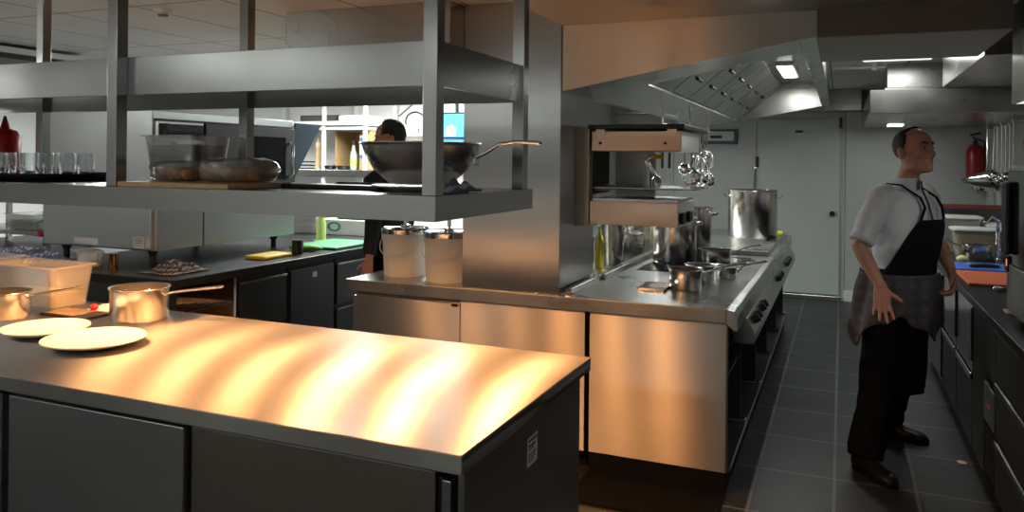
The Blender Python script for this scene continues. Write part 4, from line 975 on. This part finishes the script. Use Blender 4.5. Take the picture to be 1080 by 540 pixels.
for k, (xx, e, lb_) in enumerate(((-4.6, 3.2, 'unseen fill light panel behind the camera on the left'), (-1.9, 8, 'unseen fill light panel behind the camera near the middle'))):
    t = thing('ceiling_light', lb_, 'light', (xx, -1.5, 2.44), CLG)  # unseen panels added as fill, brightening the shelf fascia and fronts
    MB().box(xx - .6, -1.8, 2.43, xx + .6, -1.2, 2.449).build('frame', WHITEL, t, bevel=.003)
    MB().box(xx - .57, -1.77, 2.424, xx + .57, -1.23, 2.431).build('diffuser', LAMPW, t)
    area('ceiling_lamp', (xx, -1.5, 2.42), (0, 0, 0), 1.1, .5, e, (.95, 1, .98))
t = thing('ceiling_light', 'added fill lamp hanging left of the pass, outside the frame', 'light', (-5.3, 1.2, 2.44), CLG)
MB().box(-5.9, 1.1, 2.20, -4.7, 1.3, 2.24).build('frame', WHITEL, t, bevel=.003)  # unseen fixture added to brighten the ceiling, posts and ovens
MB().tube([(-5.88, 1.2, 2.18), (-4.72, 1.2, 2.18)], .018, 10).build('fill_tube', LAMPW, t)
for xx in (-5.7, -4.9):
    MB().tube([(xx, 1.2, 2.24), (xx, 1.2, 2.449)], .008, 8).build('hanger', ST, t)
for xx in (-5.6, -5.0):
    L_ = bpy.data.lights.new('fill_light', 'POINT'); L_.energy = 15; L_.color = (.97, 1, .96); L_.shadow_soft_size = .12
    ob = bpy.data.objects.new('fill_light', L_); COL.objects.link(ob); ob.location = (xx, 1.2, 2.03)
area('ceiling_lamp', (.39, 6.2, 2.41), (0, 0, 0), .4, 1.1, 7, (.97, 1, .96))

# ================================================================== ON THE PASS SHELF
Z1 = 1.5012
o = MB().rings([[(-3.27 + (.54 + e) * (abs(math.cos(a)) ** .6) * (1 if math.cos(a) > 0 else -1), 2.22 + (.21 + e) * (abs(math.sin(a)) ** .6) * (1 if math.sin(a) > 0 else -1), z) for a in [2 * PI * k / 48 for k in range(48)]] for e, z in ((-.03, Z1), (0, Z1 + .026), (.008, Z1 + .026), (.004, Z1 + .03), (-.01, Z1 + .012))]).build('serving_tray', BLACK, loc=(-3.27, 2.22, Z1), smooth=True)
tag(o, 'black oval tray of glasses on the lower pass shelf', 'tray')
g0 = None
labs = []
spots = []
for r_, yy in enumerate((2.12, 2.27)):
    for c_ in range(8):
        xx = -3.62 + c_ * .106 + .03 * (r_ % 2) + random.uniform(-.006, .006)
        spots.append((xx, yy + random.uniform(-.008, .008), r_, c_))
ordn = ['first', 'second', 'third', 'fourth', 'fifth', 'sixth', 'seventh', 'eighth', 'ninth']
rown = ['front row', 'back row']
for (xx, yy, r_, c_) in spots:
    lab = 'clear tumbler, %s from the right in the %s of the glass tray' % (ordn[7 - c_], rown[r_])
    if g0 is None:
        g0 = MB().lathe([(.001, .001), (.024, .001), (.027, .006), (.034, .055), (.031, .098), (.0295, .098), (.032, .055), (.024, .012), (.001, .010)], (xx, yy, Z1 + .0125), 20, caps=False).build('tumbler', CLEAR, loc=(xx, yy, Z1 + .0125), smooth=True)
        tag(g0, lab, 'glass', 'tumblers on the black tray')
    else:
        q = g0.copy(); COL.objects.link(q); q.location = (xx, yy, Z1 + .0125); q['label'] = lab
bt = thing('sauce_bottle', 'red squeeze bottle behind the tray of glasses', 'bottle', (-3.60, 2.50, Z1))
MB().lathe([(.001, 0), (.062, 0), (.066, .01), (.066, .19), (.05, .215), (.02, .225)], (-3.66, 2.485, Z1), 24).build('bottle', REDP, bt, smooth=True)
MB().lathe([(.022, .225), (.018, .24), (.006, .285)], (-3.66, 2.485, Z1), 14).build('nozzle', REDP, bt, smooth=True)
o = MB().box(-2.198, 1.866, Z1, -1.73, 2.17, Z1 + .017).build('serving_board', plain('amber_wood', (.62, .40, .20), .45, 0., .12, 14), loc=(-2.08, 2.0, Z1), bevel=.004)
tag(o, 'pale wooden serving board under the wrapped bread on the pass shelf', 'board')
def bread(label, c, sx, sy, h, seed):
    t = thing('bread_bag', label, 'bread', c, 'film-wrapped bread on the pass shelf')
    for k in range(5):
        for r_ in (-1, 1):
            p = V(c) + V((-sx * .72 + k * sx * .36, r_ * sy * .38 + random.uniform(-.01, .01), h * .36))
            MB().ball(p, sx * .19, sy * .34, h * .33).build('bread_roll', BREAD, t, smooth=True)
    m = MB(); n = 28
    rs = []
    for j in range(1, 10):
        a = PI * j / 10
        r = []
        for k in range(n):
            b = 2 * PI * k / n
            q = 1.02 + .12 * noise.noise(V((math.cos(b) * 2.5, math.sin(b) * 2.5, j * .5 + seed))) + .05 * noise.noise(V((math.cos(b) * 8, math.sin(b) * 8, j * 1.5 + seed)))
            zz = -math.cos(a) * h * .5 * q
            r.append((c[0] + sx * q * math.sin(a) ** .35 * math.cos(b), c[1] + sy * q * math.sin(a) ** .35 * math.sin(b), max(c[2] + .001, c[2] + h * .5 + zz)))
        rs.append(r)
    m.rings(rs).build('wrapping', FILM, t, smooth=True)
bread('film-wrapped bread at the left end of the wooden board', (-2.10, 2.05, Z1 + .018), .10, .10, .07, 1.)
bread('larger film-wrapped bread rolls at the right end of the wooden board', (-1.86, 2.06, Z1 + .018), .135, .11, .08, 5.)
tb = tub('clear plastic tub of olive oil behind the wrapped bread', -2.575, 2.30, -2.292, 2.50, .185, Z1, .80, plain('dark_olive_oil', (.10, .085, .012), .2), False, group='tubs on the pass shelf', mat=TUBC)
MB().box(-2.50, 2.292, Z1 + .145, -2.40, 2.2945, Z1 + .158).build('label_strip', PAPER, tb)
o = MB().box(-1.72, 2.10, Z1, -1.34, 2.42, Z1 + .006).box(-1.72, 2.10, Z1, -1.34, 2.11, Z1 + .014).box(-1.72, 2.41, Z1, -1.34, 2.42, Z1 + .014).build('black_tray', BLACK, loc=(-1.6, 2.26, Z1), bevel=.002)
tag(o, 'flat black tray on the pass shelf left of the wok', 'tray')
WOKS = steel('wok_steel', (.74, .73, .71), .26, .4, 'Z', 0., (3, 3, 160), .05, .08)
t = thing('wok', 'deep polished steel wok with long curved handle on the pass shelf', 'wok', (-1.245, 2.2, Z1 + .02))
MB().lathe([(.001, .0), (.09, .0), (.105, .006), (.150, .045), (.18, .095), (.187, .122), (.197, .128), (.196, .132), (.184, .128), (.176, .096), (.145, .048), (.10, .012), (.001, .008)], (-1.245, 2.2, Z1 + .0215), 56, caps=False).build('bowl', WOKS, t, smooth=True)
MB().tube([(-1.085, 2.23, 1.60), (-1.03, 2.235, 1.625), (-.99, 2.24, 1.650), (-.93, 2.245, 1.658), (-.86, 2.25, 1.655)], [.012, .011, .010, .010, .011], 10, True, .6).build('handle', WOKS, t, smooth=True)
MB().box(-1.10, 2.21, 1.585, -1.06, 2.25, 1.61).build('handle_bracket', WOKS, t, bevel=.004)
o = MB().lathe([(.001, 0), (.10, 0), (.155, .014), (.157, .018), (.10, .008), (.001, .008)], (-1.245, 2.2, Z1), 48, caps=False).build('plate', CERAM, loc=(-1.245, 2.2, Z1), smooth=True)
tag(o, 'white plate under the steel wok on the pass shelf', 'plate', 'white plates')
o = cloth_heap('dish_towel', 'small blue and white cloth on the pass shelf right of the front post', 'cloth', (-1.06, 2.10, Z1), .035, .10, .03, TOWELB, 2.2)

# ================================================================== ON THE FRONT WORKTOP
def plate(label, c, r, sq=1.):
    o = MB().lathe([(.001, .0005), (r * .55, .0005), (r * .62, .004), (r * .97, .022), (r, .027), (r * .985, .030), (r * .6, .012), (.001, .010)], c, 64, caps=False).build('plate', CERAM, loc=c, smooth=True, ang=60)
    tag(o, label, 'plate', 'white plates')
plate('nearest large white plate on the foreground worktop', (-2.55, 2.075, .9), .178)
plate('second white plate, further left and behind the nearest one', (-2.88, 2.125, .9), .158)
saucepan('saucepan', 'large copper-glowing saucepan on the foreground worktop behind the plates', 'saucepan', (-2.80, 2.50, .9), .118, .135, .30, .25, ST_PAN2, 'pans on the foreground worktop', .04)
saucepan('saucepan', 'small saucepan cut off by the left edge beside the plates', 'saucepan', (-3.33, 2.27, .9), .095, .11, .62, .20, ST_PAN2, 'pans on the foreground worktop', .035)
tub('clear plastic tub with yellow food at its bottom, left on the worktop', -3.72, 2.44, -3.27, 2.665, .19, .9005, .30, YELFOOD, False, group='tubs on the foreground worktop', mat=TUBF)
tub('second clear tub standing behind the one with yellow food', -4.30, 2.44, -3.76, 2.665, .20, .9005, .15, YELFOOD, False, group='tubs on the foreground worktop', mat=TUBF)
t = thing('kitchen_scale', 'flat dark kitchen scale in front of the clear tub', 'scale', (-3.15, 2.47, .9))
MB().box(-3.24, 2.36, .9005, -2.965, 2.50, .910).build('base', BLACK, t, bevel=.004)
MB().box(-3.225, 2.37, .910, -3.04, 2.49, .9135).build('platform', plain('amber_plate', (.45, .30, .16), .15, .6), t, bevel=.002)
o = cloth_heap('paper_towel', 'white paper with a red patch lying behind the scale', 'paper', (-3.02, 2.575, .9), .12, .06, .03, WHITEP, 6.1)
o = MB().ball((-3.10, 2.52, .918), .02, .016, .017).build('cherry_tomato', REDP, loc=(-3.10, 2.52, .9), smooth=True); tag(o, 'small red tomato piece beside the white paper', 'tomato')

# ================================================================== PEOPLE
def remeshed(mb, name, voxel, smooth_it=2, noise_amp=0., nscale=9., seed=0., fac=.5):
    me = mb.mesh('tmp_' + name)
    o = bpy.data.objects.new('tmp_' + name, me); COL.objects.link(o)
    m = o.modifiers.new('r', 'REMESH'); m.mode = 'VOXEL'; m.voxel_size = voxel
    m = o.modifiers.new('s', 'SMOOTH'); m.iterations = smooth_it; m.factor = fac
    dg = bpy.context.evaluated_depsgraph_get()
    me2 = bpy.data.meshes.new_from_object(o.evaluated_get(dg), depsgraph=dg)
    bpy.data.objects.remove(o); bpy.data.meshes.remove(me)
    if noise_amp:
        nr = [v.normal.copy() for v in me2.vertices]
        for v, n_ in zip(me2.vertices, nr):
            p = v.co * nscale
            p = V((p.x, p.y, p.z * 1.0))
            a = noise.noise(p + V((seed, 0, 0))) + .5 * noise.noise(p * 2.1 + V((0, seed, 0)))
            v.co += n_ * a * noise_amp
    out = MB(); out.v = [v.co.copy() for v in me2.vertices]; out.f = [tuple(p.vertices) for p in me2.polygons]
    bpy.data.meshes.remove(me2)
    return out

def ring(c, A, B, w_, d_, n=28, e=2.3, a0=0., a1=2 * PI, closed=True):
    c = V(c); pts = []
    m = n if closed else n - 1
    for k in range(n):
        a = a0 + (a1 - a0) * k / m
        ca, sa = math.cos(a), math.sin(a)
        pts.append(c + A * d_ * math.copysign(abs(ca) ** (2 / e), ca) + B * w_ * math.copysign(abs(sa) ** (2 / e), sa))
    return pts
def interp(rows, z):
    if z >= rows[0][0]: return rows[0][1:]
    for r0, r1 in zip(rows, rows[1:]):
        if r1[0] <= z <= r0[0]:
            t = (z - r0[0]) / (r1[0] - r0[0]); t = t * t * (3 - 2 * t)
            return tuple(a + (b - a) * t for a, b in zip(r0[1:], r1[1:]))
    return rows[-1][1:]

def head_parts(mb, c, Fh, Lh, Uh, s=1.):
    """skull, jaw, nose, ears, lips as overlapping volumes around head centre c"""
    P = lambda f, l, u: c + (Fh * f + Lh * l + Uh * u) * s
    ax = (Fh, Lh, Uh)
    B = lambda f, l, u, rf, rl, ru: mb.ball(P(f, l, u), rf * s, rl * s, ru * s, 20, 14, ax)
    B(-.006, 0, .035, .094, .074, .088)          # cranium
    B(.040, 0, .035, .055, .064, .072)           # forehead
    B(.030, 0, -.030, .062, .062, .078)          # face
    B(.040, 0, -.078, .050, .047, .042)          # jaw
    B(.074, 0, -.100, .022, .024, .020)          # chin
    for sd in (-1, 1):
        B(.060, sd * .038, -.022, .028, .026, .030)   # cheek
        B(.010, sd * .052, -.070, .040, .014, .030)   # jaw corner
        B(.078, sd * .030, .026, .020, .024, .009)    # brow
        B(-.012, sd * .077, -.010, .020, .010, .034)  # ear
        B(-.018, sd * .083, -.002, .016, .007, .026)
    mb.tube([P(.088, 0, .020), P(.100, 0, -.005), P(.112, 0, -.030)], [.009 * s, .011 * s, .013 * s], 12, True)
    B(.102, 0, -.036, .013, .018, .010)          # nostrils
    B(.088, 0, -.058, .014, .024, .006); B(.087, 0, -.071, .013, .021, .007)  # lips
def hand_parts(mb, W, D, S, size=1., curl=(.25, .3, .35, .4), spread=.16, thumb=(.55, .8, .1), thumb_curl=.2):
    """palm + five fingers; D towards fingertips, S towards the thumb, N = back of the hand"""
    D = V(D).normalized(); S = V(S); S = (S - D * D.dot(S)).normalized(); N = S.cross(D)
    if True:
        pass
    g = lambda d, s_, n_: V(W) + (D * d + S * s_ + N * n_) * size
    mb.rings([ring(g(d, s_, 0), N, S, w_ * size, t_ * size, 18, 2.6) for d, s_, w_, t_ in ((-.02, 0, .027, .021), (.01, 0, .030, .019), (.04, .002, .038, .017), (.075, .001, .042, .015), (.096, 0, .040, .011))])
    base = ((.092, .030, .074, .0092), (.098, .010, .083, .0095), (.094, -.011, .077, .0092), (.085, -.031, .060, .0082))
    tips = []
    for i, (d, s_, L_, r_) in enumerate(base):
        a = (1.2 - i) * spread
        d1 = (D * math.cos(a) + S * math.sin(a)).normalized()
        p = g(d - .03, s_ - (.03 * math.sin(a)), 0); pts = [p, g(d, s_, 0)]
        ang = 0; q = pts[-1]
        for k, fr in enumerate((.45, .30, .25)):
            ang += curl[i] * (.8, 1., .7)[k]
            q = q + (d1 * math.cos(ang) - N * math.sin(ang)) * L_ * fr * size; pts.append(q)
        mb.tube(pts, [r_ * 1.05 * size, r_ * 1.1 * size, r_ * size, r_ * .92 * size, r_ * .78 * size], 10, True)
        tips.append((pts[-1], r_ * .78 * size, (pts[-1] - pts[-2]).normalized()))
    d1 = (D * thumb[0] + S * thumb[1] - N * thumb[2]).normalized()
    p0 = g(.012, .018, -.002); p1 = g(.04, .038, -.004); p2 = p1 + d1 * .034 * size; p3 = p2 + (d1 * math.cos(thumb_curl) + D * math.sin(thumb_curl)).normalized() * .028 * size
    mb.tube([p0, p1, p2, p3], [.015 * size, .0135 * size, .0108 * size, .0088 * size], 10, True)
    tips.append((p3, .0088 * size, (p3 - p2).normalized()))
    return tips

def build_person(name, label, base, J, F, hF, pitch, shirt, hair_fn, sleeve=1., body_noise=.005, shoes=True, apron=False, curlR=(.15, .12, .15, .2), curlL=(.7, .8, .85, .9), handR=None, handL=None, head_s=1., pants=True, seed=1.):
    t = thing(name, label, 'person', base)
    F = V(F).normalized(); L = V((-F.y, F.x, 0)); U = V((0, 0, 1))
    Fh = V(hF).normalized(); Fh = (Fh * math.cos(pitch) + U * math.sin(pitch)).normalized(); Lh = V((-Fh.y, Fh.x, 0)).normalized(); Uh = Fh.cross(Lh)
    j = {k: V(p) for k, p in J.items()}
    pel, nk = j['pelvis'], j['neck']
    rows = [(nk.z + .012, .058, .062), (nk.z - .015, .085, .070), (nk.z - .05, .150, .088), (nk.z - .10, .182, .108), (nk.z - .20, .182, .122), (nk.z - .32, .165, .118), (pel.z + .12, .150, .112), (pel.z + .02, .165, .118), (pel.z - .06, .170, .118), (pel.z - .14, .13, .10)]
    def cen(z):
        q = (z - pel.z) / (nk.z - pel.z); q2 = max(-.2, min(1.05, q))
        p = pel.lerp(nk, q2); bow = .018 * math.sin(PI * max(0, min(1, q)))
        return V((p.x, p.y, z)) + F * bow
    zs = [nk.z + .012 - (nk.z + .012 - (pel.z - .14)) * k / 26 for k in range(27)]
    def torso(off, z0=-9, z1=9, n=30):
        rs = []
        for z in zs:
            if z0 <= z <= z1:
                w_, d_ = interp(rows, z); rs.append(ring(cen(z), F, L, w_ + off, d_ + off, n, 2.4))
        return rs
    # ---- body: one continuous skin
    b = MB()
    b.rings(torso(-.012))
    hc = j['head']
    b.tube([nk - U * .05 - F * .005, nk + U * .02, hc - Uh * .075 * head_s - Fh * .02, hc - Uh * .03 - Fh * .012], [.066, .054, .051, .054], 20)
    head_parts(b, hc, Fh, Lh, Uh, head_s)
    for s in 'RL':
        sh, el, wr = j['sh' + s], j['el' + s], j['wr' + s]
        b.tube([sh, sh.lerp(el, .35), sh.lerp(el, .8), el, el.lerp(wr, .22), el.lerp(wr, .6), wr], [.050, .046, .040, .038, .041, .034, .026], 16, True)
        hp, kn, an = j['hip' + s], j['knee' + s], j['ank' + s]
        b.tube([hp + U * .02, hp.lerp(kn, .3), hp.lerp(kn, .75), kn, kn.lerp(an, .3), kn.lerp(an, .75), an], [.078, .076, .058, .052, .054, .042, .036], 16, True)
        toe = j['toe' + s]
        ft = V((toe.x - an.x, toe.y - an.y, 0)).normalized(); b.tube([an - U * .01, V((an.x, an.y, .045)) + ft * .06, V((an.x, an.y, .036)) + ft * .14], [.033, .026, .020], 12, True)
    tips = []
    tips += hand_parts(b, j['wrR'], handR[0], handR[1], handR[2] if len(handR) > 2 else 1., curlR, .17)
    tips += hand_parts(b, j['wrL'], handL[0], handL[1], handL[2] if len(handL) > 2 else 1., curlL, .05, thumb=(.8, .5, .5), thumb_curl=.5)
    body = remeshed(b, 'body', .0052, 2, fac=.4).build('body', SKIN, t, smooth=True, ang=180)
    nl = MB()
    # ---- eyes, eyebrows
    P = lambda f, l, u: hc + (Fh * f + Lh * l + Uh * u) * head_s
    for sd in (-1, 1):
        e = MB().ball(P(.0835, sd * .031, .006), .0085, .014, .0065, 12, 8, (Fh, Lh, Uh)).build('eye', EYEW, t, smooth=True)
        MB().ball(P(.0895, sd * .031, .006), .0035, .0058, .0058, 10, 6, (Fh, Lh, Uh)).build('iris', HAIR, e, smooth=True)
        MB().tube([P(.096, sd * .014, .027), P(.094, sd * .032, .034), P(.080, sd * .050, .028)], [.0035, .0045, .003], 8, True).build('eyebrow', HAIR, t, smooth=True)
    # ---- hair: cap grown from the skull, cut by hair_fn
    hr = MB(); n, m = 48, 30; keep = {}
    cs = P(-.006, 0, .035)
    for q in range(m + 1):
        th = PI * q / m
        for k in range(n):
            ph = 2 * PI * k / n
            d = V((math.sin(th) * math.cos(ph), math.sin(th) * math.sin(ph), math.cos(th)))
            th_ = hair_fn(d)
            r_ = 1 + .02 * noise.noise(d * 9) + th_
            hr.v.append(cs + (Fh * d.x * .0945 + Lh * d.y * .0755 + Uh * d.z * .0895) * head_s * r_); keep[(q, k)] = th_ > 0
    for q in range(m):
        for k in range(n):
            k2 = (k + 1) % n
            if sum((keep[(q, k)], keep[(q, k2)], keep[(q + 1, k)], keep[(q + 1, k2)])) >= 3:
                hr.f.append((q * n + k, q * n + k2, (q + 1) * n + k2, (q + 1) * n + k))
    hr.build('hair', HAIR, t, smooth=True, solid=.008, ang=180)
    # ---- shirt with (rolled) sleeves
    sm = MB(); sm.rings(torso(.014, pel.z - .08, nk.z + .0))
    for s in 'RL':
        sh, el, wr = j['sh' + s], j['el' + s], j['wr' + s]
        if sleeve <= 1:
            e = sh.lerp(el, sleeve)
            sm.tube([sh + (nk - sh) * .25, sh, sh.lerp(e, .4), sh.lerp(e, .86), sh.lerp(e, .9), e], [.072, .071, .068, .062, .068, .066], 18)
        else:
            e = el.lerp(wr, sleeve - 1)
            sm.tube([sh + (nk - sh) * .25, sh, sh.lerp(el, .5), el, e], [.072, .070, .062, .058, .045], 18)
    jk = remeshed(sm, 'shirt', .0085, 3, body_noise, 10, seed).build('jacket' if apron else 'shirt', shirt, t, smooth=True, ang=180)
    # collar
    cl = MB(); rs = []
    for z_, w_, o_ in ((-.035, .074, 0), (.0, .068, .004), (.035, .066, .008), (.052, .070, .010)):
        rs.append(ring(nk + U * z_ + Fh * o_, F, L, w_, w_ * 1.02, 30, 2, .30, 2 * PI - .30, False))
    cl.rings(rs, caps=False, closed=False); cl.build('collar', shirt, jk, smooth=True, solid=.006, ang=180)
    # ---- trousers
    tm = MB(); tm.rings(torso(.020, pel.z - .15, pel.z + .07))
    for s in 'RL':
        hp, kn, an = j['hip' + s], j['knee' + s], j['ank' + s]
        tm.tube([hp + U * .03, hp.lerp(kn, .3), hp.lerp(kn, .75), kn, kn.lerp(an, .5), kn.lerp(an, .88), an - U * .01], [.094, .096, .088, .084, .082, .088, .082], 20)
    remeshed(tm, 'trousers', .009, 2, .012, 9, seed + 3).build('trousers', TROUS, t, smooth=True, ang=180)
    # ---- shoes
    for s in 'RL':
        an, toe = j['ank' + s], j['toe' + s]
        d = V((toe.x - an.x, toe.y - an.y, 0)).normalized(); w_ = V((-d.y, d.x, 0))
        heel = V((an.x, an.y, 0)) - d * .075
        sh_ = MB(); rs = []
        for q, wd, ht in ((0, .030, .07), (.02, .036, .095), (.08, .038, .105), (.13, .042, .085), (.19, .048, .062), (.25, .045, .055), (.285, .034, .045), (.30, .018, .03)):
            c = heel + d * q; r = []
            for k in range(20):
                a = 2 * PI * k / 20
                ca, sa = math.cos(a), math.sin(a)
                r.append(c + w_ * wd * math.copysign(abs(ca) ** .8, ca) + U * (ht * .5 * (1 + math.copysign(abs(sa) ** .75, sa)) + .004))
            rs.append(r)
        sh_.rings(rs); so = sh_.build('shoe', SHOEM, t, smooth=True, ang=180)
        sl = MB()
        sl.rings([[heel + d * q + w_ * wd * sgn + U * z for (q, wd, sgn) in [(a, b_, 1) for a, b_ in ((-.004, .02), (.03, .040), (.10, .042), (.19, .052), (.26, .047), (.305, .018))] + [(a, b_, -1) for a, b_ in ((.305, .018), (.26, .047), (.19, .052), (.10, .042), (.03, .040), (-.004, .02))]] for z in (.001, .022)])
        sl.build('sole', RUBBER, so)
    return t, jk, dict(F=F, L=L, U=U, j=j, cen=cen, rows=rows, torso=torso, Fh=Fh, Lh=Lh, Uh=Uh, P=P)

def cook_hair(d):
    # short dark hair on the sides and back, receding at the temples, thin crown
    if d.z < -.66: return -1
    a = abs(d.y)
    lim = .40 - .30 * a if d.z > .55 else .34 - .10 * d.z
    if d.x > lim: return -1
    if d.z < .02 and d.x > .20: return -1
    if d.z < -.22 and d.x > -.12: return -1
    return .035 + .01 * noise.noise(d * 6)
J = dict(pelvis=(.285, 4.72, .965), neck=(.315, 4.70, 1.475), head=(.352, 4.675, 1.672),
         shR=(.195, 4.555, 1.425), elR=(.085, 4.46, 1.175), wrR=(.185, 4.385, .985),
         shL=(.415, 4.845, 1.425), elL=(.50, 4.92, 1.165), wrL=(.535, 4.70, 1.045),
         hipR=(.215, 4.63, .92), kneeR=(.190, 4.585, .50), ankR=(.125, 4.475, .085), toeR=(.250, 4.30, .03),
         hipL=(.345, 4.82, .92), kneeL=(.345, 4.98, .50), ankL=(.255, 5.13, .085), toeL=(.46, 5.06, .03))
CK, JKT, g = build_person('person', 'cook in white jacket and black apron standing in the right aisle, looking right', (.25, 4.75, 0), J, (.835, -.55, 0), (.72, -.69, 0), .13, JACK, cook_hair, sleeve=.93, apron=True,
    handR=((.10, -.12, -1), (.95, .15, .25), 1.02), handL=((.10, -.30, -.85), (.1, -.95, .25), 1.0), head_s=1.03, seed=2., body_noise=.009)
F_, L_, U_, cen, rows = g['F'], g['L'], g['U'], g['cen'], g['rows']
# zip and chest seam
zp = MB().tube([cen(1.46) + F_ * .085 + U_ * .055, cen(1.46) + F_ * .092 + U_ * .01, cen(1.40) + F_ * .122, cen(1.30) + F_ * .150], .0045, 8).build('zip', BLACKM, JKT, smooth=True)
# apron: bib, skirt, straps
ap = MB(); gr = []
NB = 26
for q in range(15):
    z = 1.315 - (1.315 - 1.0) * q / 14
    w_, d_ = interp(rows, z)
    half = 0.48 + (1.62 - .48) * (q / 14) ** .80
    gr.append(ring(cen(z), F_, L_, w_ + .036, d_ + .040, NB, 2.4, -half, half, False))
ap.sheet(gr); AP = ap.build('apron', APRON, CK, smooth=True, solid=.005, ang=180)
sk = MB(); rs = []
legc = V((.268, 4.775, 0))
for q in range(20):
    z = 1.05 - (1.05 - .37) * q / 19; s_ = q / 19
    c = V((cen(1.0).x, cen(1.0).y, 0)).lerp(legc, min(1, s_ * 1.3)); c.z = z
    r = []
    for k in range(60):
        a = -2.75 + 5.5 * k / 59
        fold = .010 * s_ * math.sin(a * 7 + 2.2 * math.sin(s_ * 3)) + .006 * noise.noise(V((a * 2, z * 6, 3)))
        wd = .186 + .012 * min(1, s_ * 1.6) + fold; dp = .146 - .016 * s_ + fold
        ca, sa = math.cos(a), math.sin(a)
        r.append(c + F_ * dp * math.copysign(abs(ca) ** .85, ca) + L_ * wd * math.copysign(abs(sa) ** .85, sa))
    rs.append(r)
sk.rings(rs, caps=False, closed=False); sk.build('apron_skirt', APRON, AP, smooth=True, solid=.005, ang=180)
for sd in (-1, 1):
    top = cen(1.315); w_, d_ = interp(rows, 1.315)
    a = .46 * sd
    p0 = top + F_ * (d_ + .042) * math.cos(a) ** .83 + L_ * (w_ + .038) * math.copysign(abs(math.sin(a)) ** .83, a)
    pts = [p0, cen(1.38) + F_ * .150 + L_ * .082 * sd, cen(1.43) + F_ * .124 + L_ * .078 * sd, V((cen(1.47).x, cen(1.47).y, 1.492)) + F_ * .02 + L_ * .078 * sd, V((cen(1.47).x, cen(1.47).y, 1.495)) - F_ * .075 + L_ * .045 * sd]
    MB().tube(pts, .013, 8, False, .35, tuple(F_)).build('apron_strap', APRON, AP, smooth=True)
# checked towel tucked at the waist, tie strings at the back
tw = MB(); gr = []
for q in range(22):
    s_ = q / 21; r = []
    for k in range(80):
        a = -2.15 + (2.15 + .70) * k / 79
        hem = .17 + .15 * math.exp(-((a + 1.85) / .36) ** 2) + .11 * math.exp(-((a - .10) / .50) ** 2) + .02 * math.sin(a * 9)
        z = 1.025 - (hem + .06) * s_
        c = cen(1.0).lerp(V((legc.x, legc.y, 0)), .5 * s_); c = V((c.x, c.y, z))
        fold = (.016 * math.sin(a * 9 + 1.3 + 1.5 * s_) + .014 * noise.noise(V((a * 3, s_ * 3, 9)))) * (.35 + s_)
        out = .022 + .022 * s_ ** .7 + fold + .05 * s_ * math.exp(-((a + 1.85) / .45) ** 2)
        ca, sa = math.cos(a), math.sin(a)
        r.append(c + F_ * (.150 + out) * math.copysign(abs(ca) ** .85, ca) + L_ * (.188 + out) * math.copysign(abs(sa) ** .85, sa))
    gr.append(r)
tw.sheet(gr)
o = tw.build('towel', TOWEL, CK, smooth=True, solid=.007, ang=180)
st = MB(); b0 = cen(1.03) - F_ * .16 - L_ * .03
for dx in (-.03, .03):
    gr = [[b0 + L_ * (dx + w2) - F_ * (.015 + .01 * q) + U_ * (-.045 * q) for w2 in (-.03, 0, .03)] for q in range(7)]
    st.sheet(gr)
st.build('apron_tie', APRONW, CK, smooth=True, solid=.005)

# person half hidden behind the pass
def full_hair(d):
    if d.z < -.75: return -1
    if d.x > .62 - .25 * max(0, d.z): return -1
    if d.z < -.02 and d.x > .02: return -1
    return .085 + .05 * noise.noise(d * 5)
J2 = dict(pelvis=(-2.93, 4.74, .98), neck=(-2.90, 4.72, 1.52), head=(-2.90, 4.69, 1.74),
          shR=(-2.93, 4.53, 1.45), elR=(-2.91, 4.50, 1.17), wrR=(-2.90, 4.44, .93),
          shL=(-2.90, 4.92, 1.45), elL=(-2.93, 5.0, 1.18), wrL=(-3.0, 4.98, .95),
          hipR=(-2.93, 4.64, .93), kneeR=(-2.95, 4.63, .5), ankR=(-2.90, 4.62, .085), toeR=(-3.08, 4.60, .03),
          hipL=(-2.93, 4.84, .93), kneeL=(-2.95, 4.86, .5), ankL=(-2.90, 4.87, .085), toeL=(-3.08, 4.88, .03))
build_person('person', 'dark-haired person in dark clothes mostly hidden behind the wok and buckets', (-2.92, 4.74, 0), J2, (-1, -.08, 0), (-.88, -.45, 0), -.12, DARKSHIRT, full_hair, sleeve=1.88, seed=7., head_s=1.04,
    handR=((-.1, -.1, -1), (-1, 0, .1)), handL=((-.2, -.1, -1), (-1, 0, 0)), curlR=(.4, .45, .5, .5))
